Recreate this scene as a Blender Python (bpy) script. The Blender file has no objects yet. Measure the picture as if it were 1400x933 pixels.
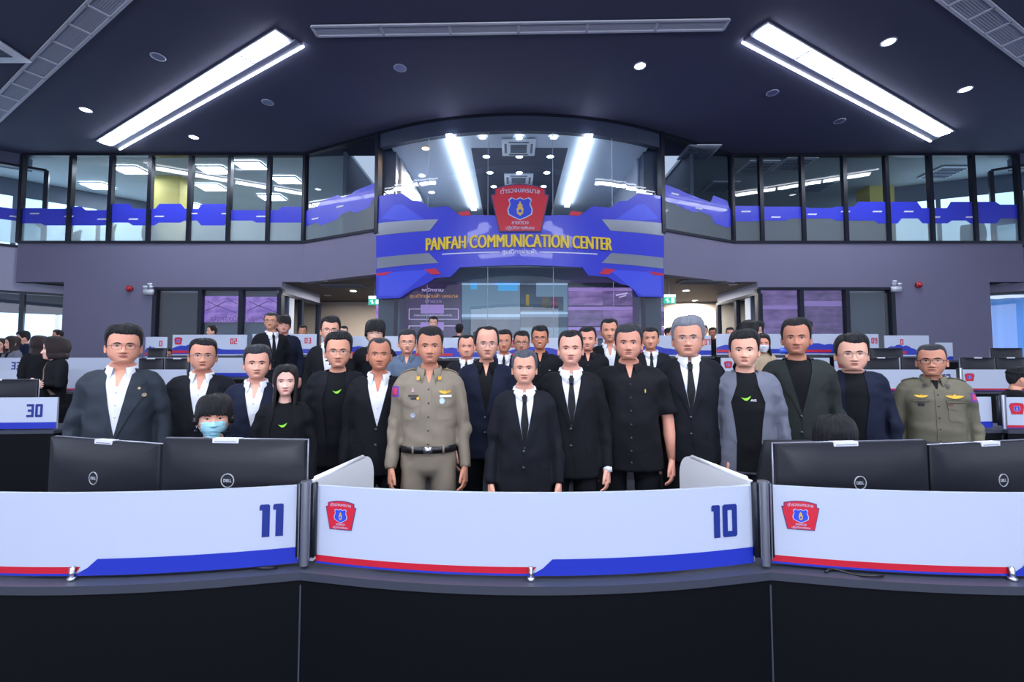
import bpy, bmesh, math, random
import numpy as np
from mathutils import Vector, Matrix
from mathutils.bvhtree import BVHTree
from mathutils.geometry import tessellate_polygon

C = bpy.context.scene.collection
scene = bpy.context.scene
PI = math.pi
random.seed(4)

# ------------------------------------------------------------------ camera, world, exposure
F = 630.0            # focal length in pixels of the 1400 px wide frame
PITCH = math.atan(33.5 / F)
CAM_Z = 1.5
cam = bpy.data.cameras.new('camera'); cam.sensor_width = 36; cam.lens = F / 1400 * 36
cam.clip_start = 0.05; cam.clip_end = 200
camo = bpy.data.objects.new('camera', cam); C.objects.link(camo)
camo.location = (0, 0, CAM_Z); camo.rotation_euler = (PI / 2 + PITCH, 0, 0)
scene.camera = camo
scene.view_settings.view_transform = 'Standard'; scene.view_settings.look = 'None'
scene.view_settings.exposure = 0.0; scene.view_settings.gamma = 1.0
scene.view_settings.use_curve_mapping = False
world = bpy.data.worlds.new('world'); scene.world = world; world.use_nodes = True
WB = world.node_tree.nodes['Background']
WB.inputs[0].default_value = (0.72, 0.80, 1.0, 1); WB.inputs[1].default_value = 1.1
cy = scene.cycles
cy.use_denoising = True
cy.max_bounces = 7; cy.diffuse_bounces = 3; cy.glossy_bounces = 3; cy.transparent_max_bounces = 16; cy.transmission_bounces = 4
cy.sample_clamp_indirect = 4.0; cy.caustics_reflective = False; cy.caustics_refractive = False

E_STRIP = 34.0      # the ceiling light strips
E_HALL = 26        # the big soft luminaires over the camera's half of the hall
E_WALL = 4.9        # the video wall facing the room


def ray(x, y):
    dx = (x - 700) / F; dy = (466.5 - y) / F
    return dx, math.cos(PITCH) - dy * math.sin(PITCH), math.sin(PITCH) + dy * math.cos(PITCH)


def at(x, y, Y=None, z=None):
    """a point of the place seen in direction (x, y): on the upright plane at depth Y or the level plane at height z"""
    dx, dY, dz = ray(x, y)
    t = Y / dY if Y is not None else (z - CAM_Z) / dz
    return Vector((dx * t, dY * t, CAM_Z + dz * t))

# ------------------------------------------------------------------ materials


def lin(c):
    if isinstance(c, str):
        c = tuple(int(c[i:i + 2], 16) / 255 for i in (0, 2, 4))
    return tuple(v / 12.92 if v <= 0.04045 else ((v + 0.055) / 1.055) ** 2.4 for v in c)


MATS = {}


def mat(name, color, rough=0.6, metal=0.0, emit=0.0, bump=0.0, bscale=60.0, var=0.0, vscale=8.0, spec=0.5, sheen=0.0, stretch=None, coat=0.0):
    if name in MATS:
        return MATS[name]
    m = bpy.data.materials.new(name); m.use_nodes = True; MATS[name] = m
    nt = m.node_tree; b = nt.nodes['Principled BSDF']
    c = lin(color)
    b.inputs['Base Color'].default_value = (*c, 1)
    b.inputs['Roughness'].default_value = rough
    b.inputs['Metallic'].default_value = metal
    b.inputs['Specular IOR Level'].default_value = spec
    if sheen: b.inputs['Sheen Weight'].default_value = sheen
    if coat: b.inputs['Coat Weight'].default_value = coat
    if emit:
        b.inputs['Emission Color'].default_value = (*c, 1); b.inputs['Emission Strength'].default_value = emit
    tc = None
    if bump or var:
        tc = nt.nodes.new('ShaderNodeTexCoord')
        mp = nt.nodes.new('ShaderNodeMapping'); nt.links.new(tc.outputs['Object'], mp.inputs['Vector'])
        if stretch: mp.inputs['Scale'].default_value = stretch
    if var:
        n = nt.nodes.new('ShaderNodeTexNoise'); n.inputs['Scale'].default_value = vscale; n.inputs['Detail'].default_value = 4
        nt.links.new(mp.outputs[0], n.inputs['Vector'])
        mx = nt.nodes.new('ShaderNodeMix'); mx.data_type = 'RGBA'
        mx.inputs[6].default_value = (*[v * (1 - var) for v in c], 1)
        mx.inputs[7].default_value = (*[min(1, v * (1 + var)) for v in c], 1)
        nt.links.new(n.outputs['Fac'], mx.inputs[0]); nt.links.new(mx.outputs[2], b.inputs['Base Color'])
    if bump:
        n2 = nt.nodes.new('ShaderNodeTexNoise'); n2.inputs['Scale'].default_value = bscale; n2.inputs['Detail'].default_value = 3
        nt.links.new(mp.outputs[0], n2.inputs['Vector'])
        bp = nt.nodes.new('ShaderNodeBump'); bp.inputs['Strength'].default_value = bump; bp.inputs['Distance'].default_value = 0.01
        nt.links.new(n2.outputs['Fac'], bp.inputs['Height']); nt.links.new(bp.outputs[0], b.inputs['Normal'])
    return m


def glass_mat(name, tint=(0.85, 0.93, 0.95), refl=0.055, rough=0.0, frost=0.0):
    if name in MATS: return MATS[name]
    m = bpy.data.materials.new(name); m.use_nodes = True; MATS[name] = m
    nt = m.node_tree; nt.nodes.clear()
    out = nt.nodes.new('ShaderNodeOutputMaterial')
    tr = nt.nodes.new('ShaderNodeBsdfTransparent'); tr.inputs[0].default_value = (*tint, 1)
    gl = nt.nodes.new('ShaderNodeBsdfGlossy'); gl.inputs['Roughness'].default_value = rough
    lw = nt.nodes.new('ShaderNodeLayerWeight'); pw = nt.nodes.new('ShaderNodeMath'); pw.operation = 'POWER'; pw.inputs[1].default_value = 4.0
    nt.links.new(lw.outputs['Facing'], pw.inputs[0])
    mt = nt.nodes.new('ShaderNodeMath'); mt.operation = 'MULTIPLY_ADD'; mt.inputs[1].default_value = .8; mt.inputs[2].default_value = refl
    nt.links.new(pw.outputs[0], mt.inputs[0])
    mx = nt.nodes.new('ShaderNodeMixShader'); nt.links.new(mt.outputs[0], mx.inputs[0])
    base = tr
    if frost:
        tl = nt.nodes.new('ShaderNodeBsdfTranslucent'); tl.inputs[0].default_value = (.8, .9, .95, 1)
        df = nt.nodes.new('ShaderNodeBsdfDiffuse'); df.inputs[0].default_value = (.62, .72, .8, 1)
        a = nt.nodes.new('ShaderNodeMixShader'); a.inputs[0].default_value = .35
        nt.links.new(tl.outputs[0], a.inputs[1]); nt.links.new(df.outputs[0], a.inputs[2])
        b = nt.nodes.new('ShaderNodeMixShader'); b.inputs[0].default_value = frost
        nt.links.new(tr.outputs[0], b.inputs[1]); nt.links.new(a.outputs[0], b.inputs[2]); base = b
    nt.links.new(base.outputs[0], mx.inputs[1]); nt.links.new(gl.outputs[0], mx.inputs[2])
    nt.links.new(mx.outputs[0], out.inputs[0])
    return m

# ------------------------------------------------------------------ mesh building


class Buf:
    def __init__(s): s.v = []; s.f = []; s.m = []; s.n = 0

    def add(s, verts, faces, mi=0):
        verts = np.asarray(verts, float).reshape(-1, 3)
        k = s.n
        s.v.append(verts); s.n += len(verts)
        for f in faces: s.f.append(tuple(int(i) + k for i in f))
        s.m += [mi] * len(faces)
        return s

    def verts(s): return np.concatenate(s.v) if s.v else np.zeros((0, 3))

    def box(s, c, size, mi=0, rz=0.0, bev=0.0):
        x, y, z = [q / 2 for q in size]
        if bev:
            bm = bmesh.new(); bmesh.ops.create_cube(bm, size=1)
            for v in bm.verts: v.co = Vector((v.co.x * size[0], v.co.y * size[1], v.co.z * size[2]))
            bmesh.ops.bevel(bm, geom=bm.edges[:] + bm.verts[:], offset=bev, segments=2, affect='EDGES')
            bm.verts.index_update()
            V = np.array([v.co[:] for v in bm.verts]); FF = [[v.index for v in f.verts] for f in bm.faces]; bm.free()
        else:
            V = np.array([(a * x, b * y, d * z) for a in (-1, 1) for b in (-1, 1) for d in (-1, 1)])
            FF = [(0, 1, 3, 2), (4, 6, 7, 5), (0, 4, 5, 1), (2, 3, 7, 6), (0, 2, 6, 4), (1, 5, 7, 3)]
        ca, sa = math.cos(rz), math.sin(rz)
        V = np.stack([V[:, 0] * ca - V[:, 1] * sa + c[0], V[:, 0] * sa + V[:, 1] * ca + c[1], V[:, 2] + c[2]], 1)
        return s.add(V, FF, mi)

    def loft(s, rings, mi=0, cap=True, closed=True):
        n = len(rings[0]); V = np.concatenate([np.asarray(r, float) for r in rings]); FF = []
        for j in range(len(rings) - 1):
            for i in range(n if closed else n - 1):
                a = j * n + i; b = j * n + (i + 1) % n
                FF.append((a, b, b + n, a + n))
        if cap and closed:
            FF.append(tuple(range(n))[::-1]); FF.append(tuple((len(rings) - 1) * n + i for i in range(n)))
        return s.add(V, FF, mi)

    def tube(s, pts, rad, n=12, mi=0, ref=(0, 1, 0), cap=True):
        """sweep a ring of radii (ra along ref, rb across) along points"""
        pts = [Vector(p) for p in pts]; R = []
        for i, p in enumerate(pts):
            d = (pts[min(i + 1, len(pts) - 1)] - pts[max(i - 1, 0)]).normalized()
            a = Vector(ref); a = a - d * a.dot(d)
            if a.length < 1e-3: a = Vector((1, 0, 0)) - d * d.x
            a.normalize(); b = d.cross(a)
            r = rad[i] if isinstance(rad, list) else rad
            ra, rb = r if isinstance(r, (list, tuple)) else (r, r)
            R.append([(p + a * (math.cos(t) * ra) + b * (math.sin(t) * rb))[:] for t in [2 * PI * k / n for k in range(n)]])
        return s.loft(R, mi, cap)

    def ball(s, c, r, n=12, m=8, mi=0):
        r = r if isinstance(r, (tuple, list)) else (r, r, r)
        rings = [[(c[0] + r[0] * math.sin(PI * j / m) * math.cos(2 * PI * i / n), c[1] + r[1] * math.sin(PI * j / m) * math.sin(2 * PI * i / n), c[2] - r[2] * math.cos(PI * j / m)) for i in range(n)] for j in range(1, m)]
        return s.loft(rings, mi)

    def cyl(s, c, r, h, n=20, mi=0, axis='z', r2=None):
        r2 = r if r2 is None else r2; rings = []
        for (q, rr) in ((0, r), (1, r2)):
            ring = []
            for i in range(n):
                a = 2 * PI * i / n; u, v, w = rr * math.cos(a), rr * math.sin(a), q * h
                p = {'z': (u, v, w), 'y': (u, w, v), 'x': (w, u, v)}[axis]
                ring.append((c[0] + p[0], c[1] + p[1], c[2] + p[2]))
            rings.append(ring)
        return s.loft(rings, mi)

    def poly(s, pts, mi=0):
        return s.add([tuple(p) for p in pts], [tuple(range(len(pts)))], mi)

    def mesh(s, name, mats, smooth=True):
        me = bpy.data.meshes.new(name)
        me.from_pydata([tuple(p) for p in s.verts()], [], s.f)
        for m in (mats if isinstance(mats, (list, tuple)) else [mats]): me.materials.append(m)
        me.polygons.foreach_set('material_index', s.m)
        me.polygons.foreach_set('use_smooth', [bool(smooth)] * len(s.f))
        me.update()
        return me

    def build(s, name, mats, parent=None, smooth=True, angle=None):
        me = s.mesh(name, mats, smooth)
        bm = bmesh.new(); bm.from_mesh(me); bmesh.ops.recalc_face_normals(bm, faces=bm.faces[:]); bm.to_mesh(me); bm.free()
        if smooth and angle is not None:
            me.set_sharp_from_angle(angle=math.radians(angle))
        return link(name, me, parent)


def link(name, me, parent=None):
    o = bpy.data.objects.new(name, me); C.objects.link(o)
    if parent is not None: o.parent = parent
    return o


def empty(name, loc=(0, 0, 0), rz=0.0):
    o = bpy.data.objects.new(name, None); C.objects.link(o); o.location = loc; o.rotation_euler = (0, 0, rz); o.empty_display_size = .1
    return o


def tag(o, label, cat, group=None, kind=None):
    if len(label.split()) > 16: print('LONG', label)
    o['label'] = label; o['category'] = cat
    if group: o['group'] = group
    if kind: o['kind'] = kind
    return o


def struct(o):
    o['kind'] = 'structure'; return o


def copy_tree(o, parent=None):
    c = o.copy(); C.objects.link(c); c.parent = parent
    for ch in list(o.children): copy_tree(ch, c)
    return c


def flat(polys, mapfn, step=(0.05, 0.05), thick=0.0):
    """cut a 2D outline into cells and lay it on a surface given by mapfn(u, v, h) -> point; returns verts, faces"""
    bm = bmesh.new()
    for poly in polys:
        vs = [bm.verts.new((p[0], p[1], 0)) for p in poly]
        try:
            if len(vs) <= 4: bm.faces.new(vs)
            else:
                for t in tessellate_polygon([[Vector((p[0], p[1], 0)) for p in poly]]): bm.faces.new([vs[i] for i in t])
        except Exception: pass
    return _cut(bm, mapfn, step, thick)


def _cut(bm, mapfn, step, thick):
    xs = [v.co.x for v in bm.verts]; ys = [v.co.y for v in bm.verts]
    for ax, lo, hi, st in ((0, min(xs), max(xs), step[0]), (1, min(ys), max(ys), step[1])):
        if not st: continue
        k = math.floor(lo / st) + 1
        while k * st < hi - 1e-6:
            co = Vector((0, 0, 0)); co[ax] = k * st; no = Vector((0, 0, 0)); no[ax] = 1
            bmesh.ops.bisect_plane(bm, geom=bm.verts[:] + bm.edges[:] + bm.faces[:], plane_co=co, plane_no=no, dist=1e-7)
            k += 1
    bmesh.ops.remove_doubles(bm, verts=bm.verts[:], dist=1e-6)
    bm.verts.index_update()
    V = [mapfn(v.co.x, v.co.y, 0.0) for v in bm.verts]
    FF = [tuple(v.index for v in f.verts) for f in bm.faces]
    if thick:
        k = len(V); low = {}
        for e in bm.edges:
            if len(e.link_faces) == 1:
                ids = []
                for v in e.verts:
                    if v.index not in low:
                        low[v.index] = len(V); V.append(mapfn(v.co.x, v.co.y, -thick))
                    ids.append(low[v.index])
                f = e.link_faces[0]
                a, b = e.verts[0].index, e.verts[1].index
                FF.append((a, b, ids[1], ids[0]))
    bm.free()
    return V, FF


def text_bm(s, size=1.0, align='CENTER', bold=0.0, sx=1.0):
    cu = bpy.data.curves.new('txt', 'FONT'); cu.body = s; cu.size = size; cu.align_x = align; cu.align_y = 'CENTER'
    cu.resolution_u = 3; cu.offset = bold
    o = bpy.data.objects.new('txt', cu); C.objects.link(o)
    dg = bpy.context.evaluated_depsgraph_get()
    me = bpy.data.meshes.new_from_object(o.evaluated_get(dg))
    bm = bmesh.new(); bm.from_mesh(me)
    bmesh.ops.remove_doubles(bm, verts=bm.verts[:], dist=1e-5)
    for v in bm.verts: v.co.x *= sx
    bpy.data.objects.remove(o); bpy.data.curves.remove(cu); bpy.data.meshes.remove(me)
    return bm


def text_size(bm):
    xs = [v.co.x for v in bm.verts]; ys = [v.co.y for v in bm.verts]
    return min(xs), max(xs), min(ys), max(ys)


def fit_text(s, x0, x1, y0, y1, bold=0.0):
    """text scaled to fill a rectangle of the (u, v) plane"""
    bm = text_bm(s, 1.0, bold=bold)
    if not bm.verts: return bm
    a, b, c, d = text_size(bm)
    for v in bm.verts:
        v.co.x = x0 + (v.co.x - a) / (b - a) * (x1 - x0); v.co.y = y0 + (v.co.y - c) / (d - c) * (y1 - y0)
    return bm


def lay_text(buf, s, rect, mapfn, mi=0, bold=0.0, step=(0, 0), thick=0.0):
    bm = fit_text(s, *rect, bold=bold)
    if len(bm.verts):
        V, FF = _cut(bm, mapfn, step, thick); buf.add(V, FF, mi)


def plane_map(o, ux, uy, n):
    o, ux, uy, n = Vector(o), Vector(ux), Vector(uy), Vector(n)
    return lambda u, v, h: (o + ux * u + uy * v + n * h)[:]


def off(fn, k):
    return lambda u, v, h: fn(u, v, h + k)

# block digits as on the desk panels: unit cell 0..0.62 wide, 0..1 high
def digit_polys(ch):
    w = .52; t = .18
    R = lambda x0, y0, x1, y1: [(x0, y0), (x1, y0), (x1, y1), (x0, y1)]
    c = .05
    L = [(c, 0), (t, 0), (t, 1), (c, 1), (0, 1 - c), (0, c)]; Rr = [(w - t, 0), (w - c, 0), (w, c), (w, 1 - c), (w - c, 1), (w - t, 1)]
    D = {'0': [L, Rr, R(t, 0, w - t, t), R(t, 1 - t, w - t, 1)],
         '1': [[(.08, 0), (.30, 0), (.30, .96), (.26, 1), (.03, 1), (0, .95), (0, .82), (.08, .82)]],
         '2': [R(0, 0, w, t), R(0, t, t, .42), R(0, .42, w, .60), R(w - t, .60, w, 1), R(0, 1 - t, w - t, 1)],
         '3': [R(0, 0, w - t, t), R(.08, .41, w - t, .59), R(w - t, 0, w, 1), R(0, 1 - t, w - t, 1)],
         '5': [R(0, 1 - t, w, 1), R(0, .42, t, 1 - t), R(t, .42, w, .6), R(w - t, 0, w, .42), R(0, 0, w - t, t)],
         '6': [L, R(t, 1 - t, w, 1), R(t, .42, w, .58), R(w - t, 0, w, .42), R(t, 0, w - t, t)],
         '8': [L, Rr, R(t, 0, w - t, t), R(t, 1 - t, w - t, 1), R(t, .42, w - t, .58)],
         '7': [R(0, 1 - t, w, 1), R(w - t, 0, w, 1 - t)],
         '9': [Rr, R(0, 1 - t, w - t, 1), R(0, .4, t, 1 - t), R(t, .4, w - t, .58), R(0, 0, w - t, t)]}
    return D[ch]


def lay_number(buf, s, x, y, h, mapfn, mi=0, step=(.03, 0)):
    for ch in s:
        polys = [[(x + px * h, y + py * h) for px, py in p] for p in digit_polys(ch)]
        V, FF = flat(polys, mapfn, step); buf.add(V, FF, mi)
        x += h * (.61 if ch != '1' else .39)


THAI_TOP = 'ตำรวจนครบาล'; THAI_A = 'สายตรวจ'; THAI_B = 'ปฏิบัติการพิเศษ'


def emblem(name, mapfn, cx, cy_, h, parent, texts=True, e=1.0):
    """red keystone badge: 5 slots of colour; unit height 1 -> h"""
    b = Buf(); s = h
    M = lambda pts: [[(cx + px * s, cy_ + py * s) for px, py in pts]]
    mp = lambda k: off(mapfn, k * e)
    arc = lambda x0, x1, y0, bul: [(x0 + (x1 - x0) * i / 8, y0 + bul * (1 - (2 * i / 8 - 1) ** 2)) for i in range(9)]
    outer = [(-.43, -.5), (.43, -.5), (.60, .28), (.52, .30), (.52, .42)] + arc(.52, -.52, .42, .08)[1:] + [(-.52, .30), (-.60, .28)]
    inner = [(px * .95, -.475 if py == -.5 else (py - .022)) for px, py in outer]
    st = (.05 * max(s, .3), 0)
    V, FF = flat(M(outer), mp(0.0), st, .002); b.add(V, FF, 0)
    V, FF = flat(M(inner), mp(0.001), st); b.add(V, FF, 1)

    def shield(k):
        p = [(0, .22), (.08, .18), (.18, .22), (.24, .17), (.21, .08), (.26, -.04), (.24, -.14), (.14, -.2), (0, -.26)]
        p = p + [(-x, y) for x, y in p[-2:0:-1]]
        return [(x * k, (y + .02) * k - .02) for x, y in p]
    V, FF = flat(M(shield(1.0)), mp(0.002), (0, 0)); b.add(V, FF, 2)
    V, FF = flat(M(shield(.90)), mp(0.003), (0, 0)); b.add(V, FF, 3)
    fl = [(0, .14), (.03, .07), (.06, .05), (.04, .02), (.07, -.02), (.06, -.12), (0, -.17), (-.06, -.12), (-.07, -.02), (-.04, .02), (-.06, .05), (-.03, .07)]
    V, FF = flat(M(fl), mp(0.004), (0, 0)); b.add(V, FF, 4)
    ho = [(.035 * math.cos(a), -.07 + .035 * math.sin(a)) for a in [2 * PI * i / 10 for i in range(10)]]
    V, FF = flat(M(ho), mp(0.005), (0, 0)); b.add(V, FF, 3)
    if texts:
        bulge = lambda u, v, k: mapfn(u, v + .05 * s * (1 - ((u - cx) / (.5 * s)) ** 2), k + .003 * e)
        lay_text(b, THAI_TOP, (cx - .40 * s, cx + .40 * s, cy_ + .27 * s, cy_ + .385 * s), bulge, 2, bold=.01)
        lay_text(b, THAI_A, (cx - .17 * s, cx + .17 * s, cy_ - .345 * s, cy_ - .275 * s), mp(.003), 2, bold=.01)
        lay_text(b, THAI_B, (cx - .29 * s, cx + .29 * s, cy_ - .465 * s, cy_ - .375 * s), mp(.003), 2, bold=.01)
    ms = [mat('emblem_edge', '4a3c74', .5), mat('emblem_red', 'd01f38', .45), mat('emblem_silver', 'b9c6e6', .4), mat('emblem_blue', '2648d8', .45), mat('emblem_gold', 'd9b45c', .4, .3)]
    return b.build(name, ms, parent, smooth=False)
# ================================================================== THE ROOM
CEIL = 7.5; YW = 12.75; SP0 = 3.83; SP1 = 4.95; TIER = 0.8
XL0, XL1 = -13.85, -5.86          # left window wall, outer end and inner corner
XR0, XR1 = 6.22, 14.3             # right window wall
BCX, BCY, BR = 0.2, 18.52, 7.85   # the bay is an arc about this centre
BXL, BXR = -3.44, 3.84


def bay_y(x): return BCY - math.sqrt(BR * BR - (x - BCX) ** 2)


def bay_map(u, v, h):            # u = arc length from the middle, v = height, h = towards the hall
    a = u / BR
    return (BCX + (BR + h) * math.sin(a), BCY - (BR + h) * math.cos(a), v)


def bay_hit(x, y):               # direction (x, y) -> (u, v) on the bay
    dx, dY, dz = ray(x, y)
    A = dx * dx + dY * dY; B = -2 * (dx * BCX + dY * BCY); Cc = BCX ** 2 + BCY ** 2 - BR ** 2
    t = (-B - math.sqrt(B * B - 4 * A * Cc)) / (2 * A)
    X, Y = dx * t, dY * t
    return BR * math.atan2(X - BCX, BCY - Y), CAM_Z + dz * t


def wall_frame(P0, P1):
    """map for an upright wall plane: u along from P0, v height, h towards the hall; and the inverse for a direction"""
    d = Vector((P1[0] - P0[0], P1[1] - P0[1], 0)); L = d.length; d.normalize(); n = Vector((d.y, -d.x, 0))
    def m(u, v, h): return (P0[0] + d.x * u + n.x * h, P0[1] + d.y * u + n.y * h, v)
    def hit(x, y):
        dx, dY, dz = ray(x, y)
        t = (n.x * P0[0] + n.y * P0[1]) / (n.x * dx + n.y * dY)
        return ((dx * t - P0[0]) * d.x + (dY * t - P0[1]) * d.y, CAM_Z + dz * t)
    return m, hit, L


M_wall = mat('wall_paint', '7a7995', .75, bump=.05, bscale=200, var=.03, vscale=1.5)
M_walll = mat('wall_paint_light', 'a9acc6', .7, bump=.05, bscale=200)
M_ceil = mat('ceiling_paint', '50546f', .8, bump=.04, bscale=120, var=.05, vscale=.6)
M_dark = mat('frame_black', '1b2030', .35, .3)
M_soff = mat('soffit_brown', '3f3a3c', .7, var=.1, vscale=3)
M_beige = mat('wall_beige', 'c2b4a6', .8, var=.04)
M_carpet = mat('carpet', '3a3d48', .95, bump=.4, bscale=400, var=.2, vscale=60)
M_glass = glass_mat('window_glass')
M_glassd = glass_mat('window_glass_grey', tint=(.60, .68, .74), refl=.08)
M_frost = glass_mat('window_film', frost=.62)
M_blue = mat('graphic_blue', '3a44d8', .35, coat=.2)
M_blue2 = mat('graphic_blue_light', '4a5cf0', .35, coat=.2)
M_red = mat('graphic_red', 'd2304e', .4)
M_white = mat('graphic_white', 'dfe6f4', .45)
M_steel = mat('brushed_steel', 'aab2c2', .32, .9, bump=.05, bscale=30, stretch=(1, 1, 40))

# floors: the hall rises to the back in shallow tiers
for nm, y0, y1, z in (('floor', -9, 3.95, 0), ('floor.001', 3.95, 5.45, .17), ('floor.002', 5.45, 7.0, .42), ('floor.003', 7.0, 7.75, .6), ('floor.004', 7.75, 24, TIER)):
    struct(Buf().box((0, (y0 + y1) / 2, z - .15), (44, y1 - y0, .3)).build(nm, M_carpet, smooth=False))
b = Buf(); b.box((0, 1.9, CEIL + .05), (44, 22, .1)); struct(b.build('ceiling', M_ceil, smooth=False))
# bulkheads beyond the ends of the window walls
for nm, P0, P1 in (('trim_1', (-18.5, 10.2), (XL0 + .05, YW + .1)), ('trim_2', (XR1 - .05, YW + .1), (19, 10.0))):
    m_, h_, L_ = wall_frame(P0, P1)
    V, FF = flat([[(0, 7.12), (L_, 7.12), (L_, CEIL), (0, CEIL)]], m_, (0, 0), .3); struct(Buf().add(V, FF).build(nm, M_ceil, smooth=False))


def wall_poly(name, P0, P1, polys, m, thick=.25, step=(0, 0)):
    mp_, _, L = wall_frame(P0, P1)
    V, FF = flat(polys, mp_, step, thick)
    k = len(V); return Buf().add(V, FF).build(name, m, smooth=False)


R4 = lambda x0, y0, x1, y1: [(x0, y0), (x1, y0), (x1, y1), (x0, y1)]
# window walls: the band between the storeys and the piers beside the ground floor windows
LX = lambda px, Y=YW: at(px, 300, Y=Y).x
uL = lambda X: X - XL0
pierL0 = LX(92); pierL1 = LX(215); winL1 = LX(388)
struct(wall_poly('wall_back_left', (XL0, YW), (XL1, YW), [R4(0, SP0, uL(XL1), SP1), R4(uL(pierL0), 0, uL(pierL1), SP0), R4(uL(pierL1), 3.66, uL(winL1), SP0)], M_wall))
uR = lambda X: X - XR0
pierR0 = LX(1217); pierR1 = LX(1348); winR0 = LX(1033)
struct(wall_poly('wall_back_right', (XR0, YW), (XR1, YW), [R4(0, SP0, uR(XR1), SP1), R4(uR(pierR0), 0, uR(pierR1), SP0), R4(uR(winR0), 3.66, uR(pierR0), SP0)], M_wall))
for nm, P0, P1 in (('wall_angled_left', (XL1, YW), (BXL, bay_y(BXL))), ('wall_angled_right', (BXR, bay_y(BXR)), (XR0, YW))):
    _, _, L = wall_frame(P0, P1)
    struct(wall_poly(nm, P0, P1, [R4(0, SP0 - .02, L, SP1)], M_wall))
# side walls beyond, turned towards the hall
SL = ((-18.5, 9.85), (-12.5, 13.75)); SR = ((12.9, 13.75), (19.0, 9.85))
for nm, (P0, P1) in (('wall_side_left', SL), ('wall_side_right', SR)):
    _, _, L = wall_frame(P0, P1)
    k_ = .765 * L if 'left' in nm else .235 * L; struct(wall_poly(nm, P0, P1, [R4(0, 3.55, k_, 4.85), R4(k_, 3.55, L, 3.82)] if 'left' in nm else [R4(0, 3.55, k_, 3.82), R4(k_, 3.55, L, 4.85)], M_walll if 'left' in nm else M_wall))
    struct(wall_poly(nm + '.001', P0, P1, [R4(0, 0, L, 1.0)], M_wall))

# upper windows -------------------------------------------------------
GT = CEIL - .04


def window_band(n, P0, P1, us, z0, z1, glass=M_glass, film=True, depth=.1, fr=.05, wide=None):
    mp_, _, L = wall_frame(P0, P1)
    o = empty('window_%d' % n); o['kind'] = 'structure'
    b = Buf()
    for i, u in enumerate(us):
        w = fr
        b.loft([[mp_(u + a, z, h) for a, h in ((-w, .03), (w, .03), (w, -depth), (-w, -depth))] for z in (z0, z1)])
    for z in (z0, z1):
        b.loft([[mp_(u, zz, h) for zz, h in ((z - .035, .04), (z + .035, .04), (z + .035, -depth), (z - .035, -depth))] for u in (us[0], us[-1])])
    b.build('window_frame', M_dark, o, smooth=False)
    for a, c in zip(us[:-1], us[1:]):
        g = Buf().add([mp_(a, z0, -.05), mp_(c, z0, -.05), mp_(c, z1, -.05), mp_(a, z1, -.05)], [(0, 1, 2, 3)]); g.build('pane', glass, o, smooth=False)
    return o, mp_


usL = [0.0] + [LX(p) - XL0 for p in (94, 149, 203, 258, 312, 366)] + [XL1 - XL0]
usR = [0.0] + [LX(p) - XR0 for p in (1042, 1099, 1157, 1215, 1275, 1334)] + [XR1 - XR0]
wL, mL = window_band(1, (XL0, YW), (XL1, YW), usL, SP1, GT)
wR, mR = window_band(2, (XR0, YW), (XR1, YW), usR, SP1, GT)
PAL = ((XL1, YW), (BXL, bay_y(BXL))); PAR = ((BXR, bay_y(BXR)), (XR0, YW))
_, _, LA = wall_frame(*PAL)
wAL, mAL = window_band(3, *PAL, [0, LA], SP1, GT, M_glassd)
_, _, LAR = wall_frame(*PAR)
wAR, mAR = window_band(4, *PAR, [0, LAR], SP1, GT, M_glassd)
_, _, LS = wall_frame(*SL)
wSL, mSL = window_band(5, *SL, [0, LS * .35, LS - 1.2], 4.85, 7.15)
_, _, LSR = wall_frame(*SR)
wSR, mSR = window_band(6, *SR, [1.2, LSR * .65, LSR], 4.85, 7.15)
# lower windows of the side walls
wSL2, _ = window_band(7, *SL, [LS * .3, LS - 2.75, LS - 1.55, LS - .3], 1.0, 3.55)
wSR2, _ = window_band(8, *SR, [.3, 1.8, LSR * .7], 1.0, 3.55)

# blue angular ribbon on the window glass: outline in metres along the wall, stepping up and down


def ribbon(mp_, L, zc, seed, parent, L0=0, zs=0.0, w=1.0):
    rnd = random.Random(seed); u = L0; top = []; bot = []; t = .22; q = .22
    dash = Buf()
    pts = []
    while u < L:
        t2 = rnd.choice((.16, .2, .26, .34)) * w; q2 = rnd.choice((.14, .2, .28)) * w
        seg = rnd.uniform(.35, .75); k = .12
        pts.append((u, t, q)); pts.append((min(L, u + seg), t, q)); u += seg
        t, q = t2, q2; u += k
    pts.append((L, t, q))
    sl = lambda u: zc + zs * (u - L0) / (L - L0)
    q_ = [off(mp_, -.035)(u, sl(u) + a, 0) for u, a, c in pts] + [off(mp_, -.035)(u, sl(u) - c, 0) for u, a, c in pts]; n = len(pts)
    Buf().add(q_, [(i, i + 1, n + i + 1, n + i) for i in range(n - 1)]).build('blue_ribbon', M_blue, parent, smooth=False)
    d = Buf()
    for i in range(int((L - L0) / .9)):
        u = L0 + .4 + i * .9 + rnd.uniform(-.1, .1); v = sl(u) + rnd.choice((-.1, -.02, .06))
        V, FF = flat([[(u - .14, v - .02), (u + .12, v - .02), (u + .15, v + .02), (u - .11, v + .02)]], off(mp_, -.032), (0, 0)); d.add(V, FF)
    d.build('white_dash', M_white, parent, smooth=False)
    # frosted film below the ribbon
    V, FF = flat([[(L0, SP1), (L, SP1), (L, sl(L)), (L0, sl(L0))]], off(mp_, -.045), (0, 0)); Buf().add(V, FF).build('frosted_film', M_frost, parent, smooth=False)


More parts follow.
